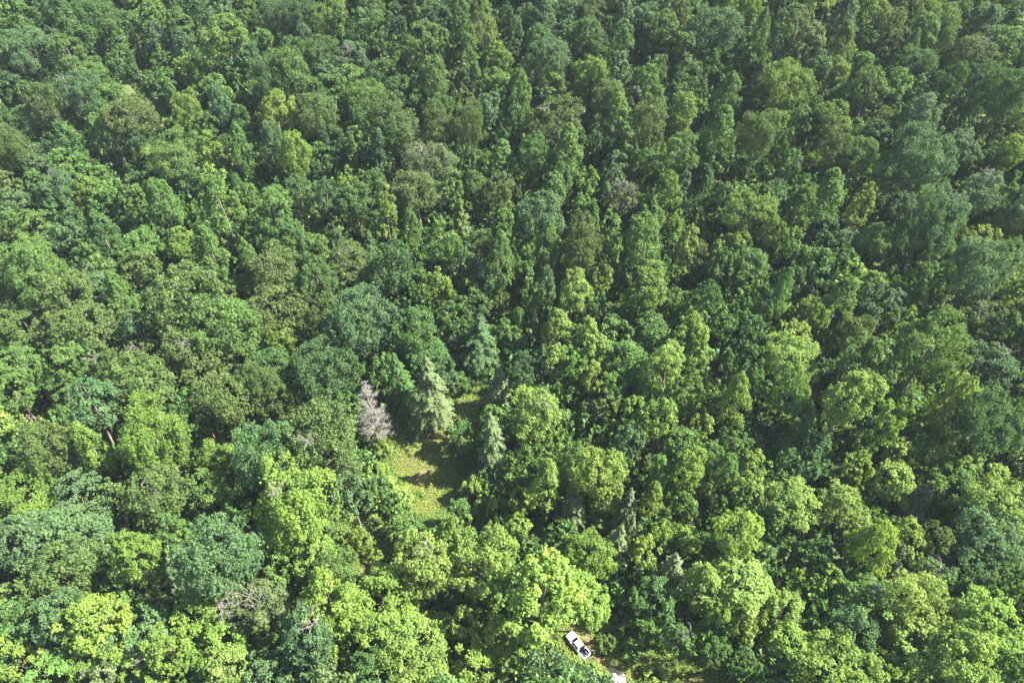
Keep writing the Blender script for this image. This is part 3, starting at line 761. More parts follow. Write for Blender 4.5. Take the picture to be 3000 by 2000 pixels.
("small",51.53,81.08,0.99,1.26,"L","small pale sunlit green round-crowned tree right of a fresh green pointed tree"),
("mid",111.24,163.82,0.83,1.02,"b","bluish green round-crowned tree left of a bluish green upright round tree"),
("narrow",95.27,159.81,1.24,1.18,"Y","stout vivid yellow-green column-like tree behind a fresh green pointed tree"),
("tall",68.47,132.73,0.74,1.04,"l","slim fresh green pointed tree right of a mid-green upright round tree"),
("oval",44.31,87.68,0.63,0.9,"l","slim fresh green pointed tree left of a fresh green pointed tree"),
("small",-12.75,53.12,0.83,1.28,"L","small pale sunlit green round-crowned tree left of a pale sunlit green round-crowned tree"),
("oval",100.15,197.16,1.1,1.01,"y","yellowish green pointed tree behind an olive green round-crowned tree"),
("mid",-134.18,157.98,0.97,0.97,"l","fresh green round-crowned tree in front of a bluish green round-crowned tree"),
("tall",-25.98,218.02,1.08,0.99,"l","fresh green pointed tree left of a fresh green column-like tree"),
("shrub",-11.85,99.24,1.33,1.9,"g","bushy mid-green shrub beside the grassy clearing"),
("shrub",-32.17,98.88,0.97,1.39,"Y","bushy vivid yellow-green shrub beside the bleached dead conifer"),
("shrub",-32.48,92.66,0.95,1.36,"Y","bushy vivid yellow-green shrub beside the grassy clearing"),
("shrub",-28.89,86.38,1.7,1.46,"L","big pale sunlit green shrub beside the grassy clearing"),
("shrub",-24.65,103.03,0.54,0.39,"b","small bluish green shrub beside the grassy clearing"),
("shrub",-9.11,87.43,1.01,1.44,"L","bushy pale sunlit green shrub left of a pale sunlit green shrub"),
("shrub",-4.99,93.49,1.04,0.74,"L","bushy pale sunlit green shrub behind a pale sunlit green shrub"),
("shrub",-6.1,86.34,1.16,0.83,"L","bushy pale sunlit green shrub in front of a pale sunlit green shrub"),
("shrub",-26.61,108.24,1.09,0.78,"g","bushy mid-green shrub beside the bleached dead conifer"),
("shrub",-14.05,116.19,1.12,1.6,"g","bushy mid-green shrub right of a pale greyish green conifer"),
("shrub",16.71,106.97,1.04,1.48,"g","bushy mid-green shrub behind a mid-green shrub"),
("shrub",16.02,102.2,1.11,0.79,"g","bushy mid-green shrub in front of a mid-green shrub"),
("shrub",22.08,102.73,0.98,1.13,"g","bushy mid-green shrub right of a mid-green shrub"),
("shrub",-35.66,71.77,0.8,1.14,"l","small fresh green shrub left of a vivid yellow-green shrub"),
("shrub",-32.38,75.09,0.85,1.1,"Y","bushy vivid yellow-green shrub right of a fresh green shrub"),
("shrub",-29.96,72.25,0.62,0.81,"Y","small vivid yellow-green shrub in the forest"),
("shrub",18.71,52.68,0.62,0.89,"l","small fresh green shrub in front of a mid-green shrub"),
("shrub",26.47,53.96,1.17,1.68,"l","bushy fresh green shrub beside the white pickup truck"),
("shrub",27.52,46.87,0.95,0.68,"L","bushy pale sunlit green shrub beside the white pickup truck"),
("shrub",22.19,58,0.74,0.53,"l","small fresh green shrub right of centre at the foot of the slope, second from left"),
("shrub",25.22,59.51,0.75,0.54,"l","small fresh green shrub right of centre at the foot of the slope, rightmost"),
("shrub",20.88,55.59,0.5,0.36,"l","small fresh green shrub right of centre at the foot of the slope, leftmost"),
("shrub",23.36,51.26,0.65,0.47,"l","small fresh green shrub right of centre at the foot of the slope, third from left"),
("shrub",16.92,57.39,0.47,0.34,"g","small mid-green shrub beside the white pickup truck"),
]
for i, (kind, x, y, sx, sz, c, label) in enumerate(TREES):
    rng = np.random.default_rng(5000 + i)
    nm = NAMES[kind]
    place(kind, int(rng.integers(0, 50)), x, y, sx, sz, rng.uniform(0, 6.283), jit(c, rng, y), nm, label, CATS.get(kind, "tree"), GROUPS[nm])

# forked bare limbs sticking out of some older crowns
def bare_limbs():
    out = []
    for k in range(4):
        rng = np.random.default_rng(600 + k); segs = []
        P, R = limb((0, 0, -2.5), (rng.uniform(-1, 1), rng.uniform(-1, 1), 1.6), 0.09, 0.03, rng, n=6, bend=0.05); segs.append((P, R))
        for q in range(9):
            i0 = int(rng.integers(1, 6)); L = rng.uniform(1.0, 2.6)
            d = unit(np.array([*rng.normal(0, 1, 2), rng.uniform(0.2, 1.0)])); P2, R2 = limb(P[i0], P[i0] + d * L, 0.05, 0.02, rng, n=5, bend=0.1); segs.append((P2, R2))
            for w in range(5):
                j = int(rng.integers(1, 5)); d2 = unit(d + rng.normal(size=3) * 0.6); segs.append(limb(P2[j], P2[j] + d2 * L * rng.uniform(.25, .5), 0.03, 0.015, rng, n=4, bend=0.1))
        V, F = tubes(segs, 4); out.append(mesh_np("bare_limb", V, F, GREYWOOD))
    return out
BARE = bare_limbs()
for i, root in enumerate([o for o in list(COL.objects) if o.name.startswith("broadleaf_tree")]):
    kind, x, y, sx, sz, c, label = [t for t in TREES if NAMES[t[0]] == "broadleaf_tree"][i]
    rng = np.random.default_rng(8000 + i)
    if c == "k" or (c in "ob" and kind in ("big", "fine", "mid") and rng.random() < 0.25) or rng.random() < 0.03:
        p = PROTO[kind][0]
        for q in range(2 if c == "k" else 1):
            b = link(bpy.data.objects.new("bare_limb", BARE[int(rng.integers(0, 4))]), root)
            a = rng.uniform(3.6, 5.8) - root.rotation_euler[2]; r = p["W"] * rng.uniform(0.1, 0.3)
            b.location = (r * math.cos(a), r * math.sin(a), p["z0"] + p["H"] * rng.uniform(0.84, 0.93)); b.scale = (1 / sx, 1 / sx, 1 / sz); b.rotation_euler = (rng.uniform(-.4, .4), rng.uniform(-.4, .4), rng.uniform(0, 6))

# dead trees: x, y, crown width, height, crown start, dense?, label
DEAD = [
(-127.7,193.04,9.47,13.91,4.17,0,"large leafless grey tree beside an olive green low spreading tree high on the slope"),
(-120.32,190.1,6.71,13.71,4.15,0,"small leafless grey tree beside an olive green low spreading tree high on the slope"),
(92.42,192.73,4.41,10.27,3.78,0,"small leafless grey tree beside an olive green round-crowned tree high on the slope"),
(-109.39,138.34,4.41,10.1,3.76,0,"small leafless grey tree beside a fresh green pointed tree halfway up the slope"),
(26.46,136.82,3.23,10.21,3.77,0,"small leafless grey tree beside a yellowish green pointed tree halfway up the slope"),
(135.47,137.2,5.57,9.19,3.66,0,"small leafless grey tree beside an olive green round-crowned tree halfway up the slope"),
(-118.26,105.08,2.93,7.07,3.44,0,"small leafless grey tree beside an olive green round-crowned tree low on the slope"),
(-110.28,86.33,4.69,9.28,3.67,0,"small leafless grey tree beside a yellowish green low spreading tree low on the slope"),
(-32.45,100.37,8.44,25.95,5.46,1,"big bleached dead conifer beside the grassy clearing"),
(48.92,114.44,3.01,10.05,3.76,0,"small leafless grey tree beside a yellowish green upright round tree halfway up the slope"),
(95.14,63.81,3.37,6.62,3.39,0,"small leafless grey tree beside a dark green round-crowned tree at the foot of the slope"),
]
for i, (x, y, W, H, z0, dense, label) in enumerate(DEAD):
    rng = np.random.default_rng(900 + i)
    root = link(bpy.data.objects.new("dead_tree", None)); root.location = (x, y, float(G(x, y)))
    root.rotation_euler = (0, 0, rng.uniform(0, 6))
    tag(root, label, "dead tree", "dead trees in the forest")
    segs, tw = dead_segs(rng, W, H, z0, 0.26 if dense else 0.22, 125 if dense else 16, 22 if dense else 7, 0.1 if dense else -0.35)
    V, F = tubes(segs, 7); link(bpy.data.objects.new("trunk", mesh_np("trunk", V, F, DEADWOOD, smooth=True)), root)
    V, F = tubes(tw, 3); link(bpy.data.objects.new("crown", mesh_np("crown", V, F, DEADWOOD)), root)

# ------------------------------------------------------------------ the rest of the wood, as one mass
# kind, x, y, horizontal scale, vertical scale, colour
REST = [
("tall",-3.04,185.68,1,0.94,"l"),
("tall",-7.98,141.84,0.89,0.89,"b"),
("mid",-14.86,131.41,0.93,0.97,"g"),
("tall",-79.28,181.45,0.76,1.08,"l"),
("conifer",-3.03,112.3,0.86,0.87,"p"),
("small",100.05,126.3,0.9,1.38,"y"),
("small",50.21,147.98,0.96,1.47,"k"),
("mid",-144.28,184.22,0.88,1.03,"b"),
("mid",28.65,193.81,0.91,1.07,"d"),
("small",-95.49,87.98,1.03,1.26,"d"),
("small",-68.94,57.44,0.89,1.26,"o"),
("mid",-124.44,154.94,0.82,0.97,"b"),
("fine",-3.92,173.98,0.73,0.98,"o"),
("mid",105.03,168.64,0.84,0.99,"g"),
("conifer",77.14,66.3,0.83,0.87,"p"),
("mid",43.83,216.71,0.92,1.17,"l"),
("mid",39.79,165.37,0.88,0.97,"l"),
("mid",-122.74,170.8,0.81,1.05,"y"),
("small",-66.8,44.27,1.14,1.26,"y"),
("mid",-54.4,150.45,0.87,0.97,"l"),
("mid",148.41,183.3,0.8,1.2,"Y"),
("mid",-87.55,225.64,0.82,1.33,"b"),
("tall",-108.23,246.59,1.1,1.04,"d"),
("mid",35.82,125.42,0.91,0.97,"g"),
("mid",-53.08,219.99,1.17,0.98,"l"),
("small",31.13,71.6,0.73,1.12,"L"),
("small",3.25,145.42,1.01,1.55,"l"),
("small",61.56,62.62,0.74,1.13,"L"),
("small",122.57,124.59,0.94,1.44,"g"),
("mid",12.88,217.93,0.93,1.13,"l"),
("tall",-153.17,243.2,0.99,1.13,"g"),
("small",60.9,124.97,1.13,1.26,"d"),
("small",61.62,67.45,0.9,1.26,"g"),
("small",86.85,90.76,0.96,1.26,"L"),
("small",-85.43,48.15,0.79,1.08,"b"),
("narrow",26.93,153.29,1.23,1.13,"l"),
("small",1.82,153.92,0.94,1.44,"l"),
("mid",83.41,84.09,0.88,0.97,"L"),
("tall",115.42,247.1,1.15,1.05,"b"),
("small",-59.68,85.18,0.9,1.34,"l"),
("tall",-134.07,188.72,1,0.92,"g"),
("oval",-7.97,203.95,0.91,1.05,"b"),
("small",23.77,140.36,0.94,1.45,"y"),
("mid",83.62,144.68,0.96,0.97,"g"),
("fine",-99.68,144.13,0.89,0.92,"o"),
("mid",100.37,225.09,0.93,1.09,"d"),
("mid",57.02,219.78,0.89,1.13,"g"),
("mid",-161.9,248.93,1.02,1.18,"d"),
("mid",-4.88,232.13,1,1.06,"y"),
("small",-39.62,157.61,1.19,1.32,"y"),
("oval",32.61,131.8,0.9,0.82,"l"),
("small",10.83,117.12,1.06,1.26,"L"),
("small",-85.92,81.12,0.88,1.26,"o"),
("small",69.34,93.29,0.81,1.23,"b"),
("small",69.81,165.55,1.01,1.54,"o"),
("small",14.91,113.55,0.87,1.33,"l"),
("tall",-39.16,184.48,0.86,0.98,"b"),
("mid",167.27,252.99,1.12,1,"g"),
("small",-90.23,184.72,1.16,1.5,"y"),
("mid",-110.09,143.31,0.93,0.97,"l"),
("oval",123.29,213.81,0.92,0.98,"l"),
("small",140.87,166.82,1.01,1.54,"g"),
("small",87.33,155.34,1.18,1.26,"d"),
("oval",-94.12,211.12,0.92,0.98,"l"),
("small",22.52,102.76,1.04,1.26,"o"),
("tall",86.22,243,0.69,0.98,"l"),
("small",-39.31,240.23,1.21,1.8,"d"),
("conifer",-14.61,164.48,0.91,0.87,"o"),
("small",-16.42,114.27,0.87,1.34,"b"),
("small",53.14,87.19,0.98,1.26,"L"),
("small",-73.3,56.68,0.89,1.26,"l"),
("mid",-64.71,245.93,0.9,1.19,"y"),
("fine",129.53,245.05,0.76,1.13,"o"),
("mid",-132.87,181.96,1.17,0.98,"l"),
("small",95.79,90.12,0.88,1.26,"L"),
("mid",-106.07,224.84,1.02,0.97,"y"),
("small",-74.68,44.28,1.01,1.26,"k"),
("small",76.15,151.77,1.07,1.38,"l"),
("tall",2.79,210.38,0.83,1.1,"l"),
("narrow",89.58,139.21,1.25,0.91,"Y"),
("conifer",-39.15,152.05,0.92,0.87,"d"),
("tall",12.25,174.27,0.89,0.87,"l"),
("tall",31.68,85.29,0.66,0.8,"l"),
("small",36.35,70.41,0.73,1.11,"L"),
("mid",-121.73,239.77,0.93,1.08,"b"),
("fine",5.06,221.46,0.76,1,"o"),
("small",31.9,145.3,1.2,1.26,"g"),
("tall",53.22,201.5,1.04,0.95,"y"),
("small",-3.2,164.66,1.18,1.31,"l"),
("tall",-109.87,231.25,1.06,0.97,"b"),
("oval",-125.23,247.42,1.1,1.01,"l"),
("small",27.34,123.8,1.21,1.26,"l"),
("small",19.14,65.61,0.74,1.14,"Y"),
("small",43.13,96.88,0.85,1.31,"L"),
("tall",141.41,240.73,1.04,0.95,"l"),
("small",75.65,169.74,1.07,1.43,"b"),
("mid",-129.93,211.28,1.02,0.97,"l"),
("mid",-60.47,215,1.03,0.97,"g"),
("small",-93.15,103.12,0.84,1.28,"g"),
("tall",29.68,78.48,0.61,0.83,"y"),
("small",76.57,87.55,0.94,1.26,"L"),
("mid",-129.58,226.21,0.86,1.05,"g"),
("oval",95.13,137.83,0.87,0.8,"y"),
("conifer",-47.89,108.86,0.88,0.87,"b"),
("mid",-136.26,249.04,0.99,1,"g"),
("mid",77.9,210.53,0.8,1.07,"d"),
("small",-68.29,55.04,0.88,1.26,"b"),
("mid",-144.26,168.58,0.85,0.97,"b"),
("small",-35.43,137.35,0.98,1.34,"o"),
("small",-45.07,124.17,1.17,1.26,"b"),
("mid",61.54,152.7,0.81,0.97,"y"),
("fine",86.19,123.54,0.63,0.92,"o"),
("small",-59.08,78.97,0.99,1.26,"l"),
("conifer",24.6,77.95,0.7,0.87,"p"),
("small",-47.06,64.68,0.93,1.26,"l"),
("fine",130.32,240.55,0.86,0.92,"o"),
("oval",46.07,117.58,0.75,0.79,"L"),
("small",80.24,93.67,0.85,1.22,"l"),
("small",61.37,86.99,0.82,1.25,"d"),
("narrow",-46.83,186.07,1.17,1.03,"l"),
("tall",-70.91,145.58,0.6,0.86,"l"),
("small",97.33,95.58,0.81,1.25,"l"),
("small",66.28,86.76,0.78,1.2,"b"),
("oval",92.72,152.52,0.79,0.79,"b"),
("small",71.16,122.69,1.21,1.26,"L"),
("tall",-90.64,202.53,0.81,0.97,"b"),
("small",21.63,79.83,0.76,1.16,"L"),
("tall",-58.78,242.14,0.89,1.04,"l"),
("tall",38.97,246.85,0.9,1.05,"b"),
("small",-25.16,139.02,0.94,1.42,"g"),
("small",-37.43,43.37,1.13,1.26,"b"),
("small",-9.86,135.26,1.08,1.26,"g"),
("small",43.62,134.2,1.07,1.26,"l"),
("mid",92.81,231.71,0.88,1.02,"g"),
("mid",-26.01,253.28,0.96,1.01,"d"),
("mid",-5.5,221.86,0.9,0.97,"l"),
("small",26.25,66.63,0.88,1.26,"L"),
("small",91.45,93.98,1.01,1.26,"g"),
("tall",9.02,139.35,0.69,0.9,"b"),
("small",137.27,200.31,1.1,1.43,"d"),
("small",74.72,140.06,0.94,1.33,"d"),
("small",48.41,101.73,0.83,1.27,"o"),
("mid",-113.86,190.42,0.9,0.97,"d"),
("small",-156.78,235.37,1.2,1.54,"d"),
("mid",112.08,193.35,0.9,0.97,"d"),
("small",-122.57,159.44,0.99,1.33,"d"),
("tall",11.15,251.71,1.01,0.99,"b"),
("small",5.19,136.19,0.94,1.38,"g"),
("oval",24.34,108.55,0.66,0.8,"l"),
("narrow",-16.53,171.24,1.06,1.04,"l"),
("mid",37.92,93.24,0.81,0.97,"l"),
("small",-113.62,90.53,0.92,1.29,"g"),
("small",-38.86,104.07,0.93,1.26,"g"),
("small",16.39,146.41,1.07,1.26,"g"),
("tall",-125.76,192.15,0.97,0.89,"l"),
("mid",47.45,250.91,0.87,1.11,"b"),
("small",-96.24,55.34,0.88,1.26,"L"),
("oval",-30.58,164.74,0.74,0.87,"g"),
("small",-107.87,167.02,1.01,1.3,"l"),
("mid",106.3,210.97,0.91,0.97,"g"),
("mid",131.68,258.27,1.06,0.97,"y"),
("mid",-126.51,122.6,0.87,0.97,"l"),
("small",79.55,186.45,0.96,1.47,"g"),
("small",58.45,145.97,0.87,1.33,"g"),
("small",-128.72,164.46,1.11,1.26,"g"),
("small",91.26,88.59,0.91,1.26,"l"),
("small",143.73,184.36,1.12,1.26,"g"),
("fine",-37,63.6,0.6,0.92,"o"),
("small",-115.42,166.57,1.22,1.26,"g"),
("tall",-75.21,95.38,0.49,0.7,"l"),
("small",-117.74,213.57,1.14,1.36,"d"),
("mid",41.45,184.16,0.82,0.97,"g"),
("small",22.24,132.78,0.93,1.26,"g"),
("small",-100.23,60.24,0.85,0.96,"o"),
("small",3.47,203.73,1.13,1.37,"g"),
("narrow",-51.74,241.67,1.26,1.05,"l"),
("small",95.6,100.12,0.79,1.19,"l"),
("oval",20.65,119.01,0.9,0.82,"L"),
("mid",-34.84,214.75,0.96,0.97,"g"),
("small",-80.89,140.64,0.85,1.29,"k"),
("oval",18.94,243.23,0.9,0.91,"g"),
("oval",-11.4,176.66,0.77,0.82,"g"),
("narrow",54.84,146.97,1,0.91,"l"),
("small",-83.9,63.83,0.79,0.96,"g"),
("small",21.65,169.53,1.14,1.26,"l"),
("small",58.94,109.41,0.94,1.26,"g"),
("small",82.41,199.35,1.11,1.27,"y"),
("small",37.09,78.17,0.76,1.12,"l"),
("tall",56.63,172.84,0.66,0.85,"g"),
("small",61.76,170.5,0.81,1.24,"b"),
("mid",-165.03,217.16,0.89,1.03,"d"),
("small",65.7,47.85,0.62,0.96,"Y"),
("small",-140.52,159.79,0.95,1.26,"l"),
("small",121.83,105.43,0.67,1.02,"l"),
("tall",-28,158.59,0.63,0.82,"l"),
("small",-38.57,115.97,0.69,1.06,"l"),
("small",-49.57,49.43,0.52,0.96,"y"),
("small",22.83,178.46,1.12,1.26,"y"),
("small",112.39,147.76,1.01,1.26,"b"),
("mid",-74.77,236.84,0.85,0.97,"g"),
("small",-113.63,218.68,1.16,1.26,"g"),
("small",-157.12,214.87,1.16,1.26,"l"),
("mid",-147.3,241.66,0.86,0.97,"g"),
("mid",107.47,224.19,0.82,0.97,"y"),
("tall",162.67,242.08,1.09,1,"b"),
("small",31.11,111.15,0.99,1.26,"l"),
("small",-32.53,50.04,0.64,0.97,"Y"),
("oval",90.84,201.41,0.86,0.79,"l"),
("tall",16.33,177.54,0.56,0.79,"b"),
("tall",145.53,233.08,0.72,0.92,"l"),
("mid",-55.18,192.25,0.83,0.97,"d"),
("oval",-86.31,240.3,0.89,0.83,"l"),
("oval",-58.04,184.45,0.78,0.79,"g"),
("small",-176.06,244.62,0.8,1.22,"d"),
("small",53.66,126.2,0.91,1.26,"g"),
("small",59.04,129.79,0.92,1.26,"g"),
("oval",-1.76,128.27,0.48,0.69,"l"),
("small",-139.48,175.08,1.04,1.26,"l"),
("small",41.22,144.69,0.96,1.26,"g"),
("tall",19.14,124.17,0.73,0.79,"L"),
("small",1.62,75.35,0.75,1,"L"),
("tall",58.84,231.86,0.97,0.89,"l"),
("mid",-115.82,148.18,0.8,0.97,"g"),
("narrow",91.91,101.83,0.64,0.86,"k"),
("mid",46.01,210.87,0.87,0.97,"l"),
("small",136.55,224.18,1.18,1.26,"b"),
("small",-95,197.13,1.1,1.26,"g"),
("small",60.44,218.69,1.16,1.26,"d"),
("small",-116.61,124.34,0.9,1.26,"l"),
("small",-67.92,205.15,0.83,1.27,"d"),
("small",-120.61,174.9,1.04,1.26,"l"),
("mid",5.84,255.07,0.81,0.97,"g"),
("fine",59.53,253.33,0.68,0.92,"o"),
("narrow",22.86,157.29,0.77,1.03,"l"),
("small",-148.77,175.59,1.05,1.26,"o"),
("tall",-137.65,241.9,0.9,0.82,"l"),
("mid",9.53,244.74,0.87,0.97,"g"),
("narrow",35.79,220.81,1.47,1.04,"b"),
("small",48.67,225.65,1.06,1.3,"g"),
("oval",9.7,216.27,0.85,0.79,"b"),
("small",39.81,211.64,1.03,1.27,"k"),
("narrow",34.7,190.55,1.37,0.97,"l"),
("oval",159.12,252.76,0.8,0.92,"g"),
("tall",135.21,233.72,0.67,0.89,"l"),
("small",17.88,132.8,0.65,0.99,"g"),
("tall",-11.97,220.94,0.7,0.82,"l"),
("small",28.24,101.57,0.99,1.26,"y"),
("conifer",19.74,83.05,0.69,0.87,"p"),
("small",54.18,212.2,1.15,1.26,"g"),
("tall",31.58,107.02,0.63,0.6,"l"),
("small",0.49,88.86,0.48,0.96,"L"),
("mid",-94.56,175.16,0.83,0.97,"g"),
("small",-76.4,169.09,0.8,1.18,"l"),
("small",-47.87,174.06,1.14,1.26,"y"),
("small",89.12,146.18,1.05,1.26,"g"),
("tall",1.73,132.04,0.42,0.6,"l"),
("small",136.35,143.4,0.7,1.08,"y"),
("small",69.2,46.94,0.48,0.96,"g"),
("narrow",-108.14,208.73,0.95,0.93,"l"),
("small",132.96,185.42,0.69,1.06,"y"),
("small",-59.72,45.22,0.68,0.96,"y"),
("small",96.88,126.24,0.87,1.26,"y"),
("fine",116.62,197.55,0.59,0.92,"o"),
("oval",1.54,248.44,0.56,0.8,"b"),
("mid",152.84,244.25,0.79,0.97,"b"),
("small",-116.36,228.19,1.19,1.26,"g"),
("small",-61.73,223.05,1.06,1.26,"b"),
("small",57.7,63.47,0.49,0.96,"L"),
("small",-33.92,230.76,1.2,1.26,"g"),
("small",-18.14,249.72,1.13,1.26,"g"),
("small",123.75,241.5,1.11,1.26,"g"),
("oval",26.35,238.38,0.78,0.79,"g"),
("tall",-47.67,198.53,0.7,0.79,"g"),
("small",96.4,205.51,0.88,1.26,"g"),
("oval",118.28,228.15,0.71,0.79,"l"),
("oval",-84.97,201.38,0.67,0.79,"g"),
("tall",81.96,222.25,0.66,0.79,"l"),
("small",83.41,182.34,1.06,1.26,"g"),
("small",49.22,80.41,0.77,0.96,"l"),
("small",-75.45,80.18,0.78,0.96,"l"),
("tall",92.29,247.83,0.47,0.67,"l"),
("small",79.41,84.28,0.58,0.96,"l"),
("narrow",49.9,172.2,0.8,0.91,"b"),
("small",-111.61,83.12,0.71,0.96,"y"),
("mid",-22.84,208.93,0.8,0.97,"g"),
("small",1.32,179.82,0.65,0.99,"o"),
("small",-128.05,200.97,1,1.26,"g"),
("small",-118.86,120.57,0.81,0.96,"o"),
("tall",-33.57,255.85,0.93,0.85,"l"),
("small",72.04,87.23,0.76,0.96,"g"),
("small",53.39,79.89,0.6,0.96,"Y"),
("narrow",132.61,216.62,1.05,0.77,"l"),
("small",-16.27,220.61,0.86,1.26,"d"),
("mid",86.07,257.06,0.81,0.97,"y"),
("small",60.63,183.12,1.07,1.26,"g"),
("small",-11.75,186.62,0.8,1.14,"l"),
("small",34.31,81.18,0.57,0.96,"g"),
("mid",-19.2,256.95,0.81,0.97,"g"),
("small",30.3,183.55,1.07,1.26,"b"),
("small",-40.91,176.56,1.05,1.26,"g"),
("small",-108.06,75.08,0.68,0.96,"o"),
("small",-87.65,174.74,1.09,1.26,"Y"),
("tall",-48.25,154.6,0.56,0.65,"b"),
("small",-3.93,142.87,0.67,1.03,"y"),
("small",129.47,163.24,0.7,1.07,"g"),
("small",124.52,155.77,0.68,1.05,"y"),
("small",102.44,145.6,0.67,1.02,"o"),
("small",43.15,83.58,0.54,0.96,"L"),
("conifer",5.8,131.51,0.54,0.67,"k"),
("conifer",25.09,73.97,0.43,0.67,"p"),
("conifer",37.35,186.08,0.67,0.87,"o"),
("small",80.89,126.09,0.82,0.96,"l"),
("small",47.04,163.45,0.75,1.03,"Y"),
("small",66.4,43.14,0.88,1.26,"Y"),
("small",-74.6,134.99,0.93,1.26,"o"),
("small",136.09,150,0.67,1.02,"Y"),
("small",-2.49,200.93,0.78,1.17,"g"),
("conifer",23.73,118.18,0.56,0.67,"p"),
("small",75.79,84.44,0.51,0.96,"Y"),
("small",-101.66,96.56,0.65,0.96,"y"),
("small",-33.08,191.27,0.81,1.01,"g"),
("small",77.56,230.56,0.88,1.26,"g"),
("small",62.21,244.89,0.91,1.26,"o"),
("small",-100.72,196.95,0.99,1.26,"g"),
("small",-90.29,222.64,1.06,1.26,"g"),
("small",-96.43,249.76,1.13,1.26,"g"),
("small",-69.58,152.29,0.54,0.96,"l"),
("fine",29.12,259.94,0.79,0.92,"o"),
("narrow",80.8,241.83,1.04,0.78,"l"),
("narrow",137.29,207.82,0.96,0.73,"l"),
("small",67.26,125.14,0.59,0.96,"L"),
("oval",-2.03,255.85,0.57,0.81,"d"),
("narrow",75.21,210.15,0.96,0.71,"l"),
("narrow",51.8,240.56,1.03,0.74,"g"),
("small",44.56,79.77,0.57,0.96,"l"),
("small",-74.26,157.32,0.69,0.96,"g"),
("tall",28.12,176,0.6,0.6,"l"),
("tall",-71.4,240.71,0.69,0.79,"b"),
("small",179.45,255.04,0.87,1.26,"d"),
("small",85.04,172.3,0.93,1.26,"g"),
("small",103.17,140.48,0.61,0.96,"l"),
("small",-1.86,213.36,0.64,0.99,"g"),
("small",-69.3,135.92,0.52,0.96,"o"),
("small",67.08,229.18,0.88,1.26,"g"),
("small",22.38,215.7,0.87,1.26,"g"),
("narrow",107.04,146.6,0.69,0.7,"b"),
("small",-47.88,44.7,0.48,0.96,"b"),
("conifer",23.35,126.99,0.58,0.67,"k"),
("small",-92.73,100.4,0.5,0.96,"o"),
("mid",-65.08,260.35,0.9,0.97,"y"),
("small",138.39,183.82,0.79,0.96,"o"),
("small",-95.61,260.22,0.95,1.26,"y"),
("small",-72.5,182.89,0.74,0.96,"g"),
("small",30.32,179.49,0.96,1.26,"b"),
("small",-161.75,203.73,0.78,1.13,"g"),
("small",45.97,193.88,0.77,0.96,"y"),
("small",-100.05,158.39,0.69,0.96,"g"),
("small",103.19,164.5,0.66,0.96,"g"),
("small",87.25,196.29,0.66,0.97,"l"),
("narrow",19.77,239.5,0.96,0.68,"l"),
("tall",141.2,259.55,0.58,0.66,"g"),
("small",18.38,256.28,1.15,1.26,"d"),
("small",-52.71,259.22,0.94,1.26,"b"),
("small",-15.96,212.14,1.04,1.26,"o"),
("narrow",146.58,196.79,0.79,0.63,"y"),
("small",105,136.84,0.56,0.96,"g"),
("small",-71.57,80.61,0.57,0.96,"b"),
("small",48.37,44.84,0.69,0.67,"b"),
("oval",20.34,258.73,1.03,0.95,"b"),
("narrow",100.72,220.66,0.84,0.63,"g"),
("small",18.24,79.03,0.53,0.96,"L"),
("narrow",89.67,61.04,0.55,0.63,"Y"),
("small",80.78,138.39,0.57,0.96,"b"),
("small",15.47,247.35,0.75,0.96,"o"),
("small",-112.79,150.94,0.63,0.96,"g"),
("tall",-42.29,185.29,0.44,0.6,"l"),
("small",32.95,95.48,0.45,0.96,"L"),
("oval",-49.04,264.84,0.59,0.6,"g"),
("small",-100.98,87.07,0.44,0.96,"k"),
("narrow",165.22,252.05,0.74,0.63,"b"),
("small",92.81,127.73,0.42,0.96,"k"),
("small",-93.33,178.31,0.39,0.96,"k"),
]
def soup_mesh(items, name, keep, grow, mat):
    """many crowns thinned and joined; tone and colour kept as face attributes"""
    Vs, Fs, Ts, Cs, off = [], [], [], [], 0
    for kind, pi, x, y, z, sx, sz, rot, col, frac in items:
        p = PROTO[kind][pi % len(PROTO[kind])]
        V, F, tn = p["raw"]
        rng = np.random.default_rng(int(abs(x * 31 + y * 17)) + 3)
        n = len(F); m = max(50, int(n * frac)); idx = rng.permutation(n)[:m]
        Q = V.reshape(-1, 4, 3)[idx]
        ctr = Q.mean(1, keepdims=True); g = min(2.0, (1 / frac) ** 0.5 * grow)
        Q = ctr + (Q - ctr) * g
        c, s = math.cos(rot), math.sin(rot)
        X = Q[..., 0] * c - Q[..., 1] * s; Y = Q[..., 0] * s + Q[..., 1] * c
        W = np.stack([X * sx + x, Y * sx + y, Q[..., 2] * sz + z], -1).reshape(-1, 3)
        Vs.append(W); Fs.append(np.arange(4 * m).reshape(m, 4) + off); off += 4 * m
        Ts.append(tn[idx]); Cs.append(np.tile(np.array([*col, 1.0], np.float32), (m, 1)))
    me = mesh_np(name, np.concatenate(Vs), np.concatenate(Fs), mat, np.concatenate(Ts))
    a = me.attributes.new("tint", 'FLOAT_COLOR', 'FACE'); a.data.foreach_set("color", np.concatenate(Cs).ravel())
    return me

def tint_leaf_material():
    m = LEAF.copy(); m.name = "leaf_tinted"
    n = m.node_tree.nodes; l = m.node_tree.links
    oi = [q for q in n if q.bl_idname == "ShaderNodeObjectInfo"][0]
    at = n.new("ShaderNodeAttribute"); at.attribute_name = "tint"
    for lk in list(oi.outputs["Color"].links):
        l.new(at.outputs["Color"], lk.to_socket)
    return m
TINT = tint_leaf_material()

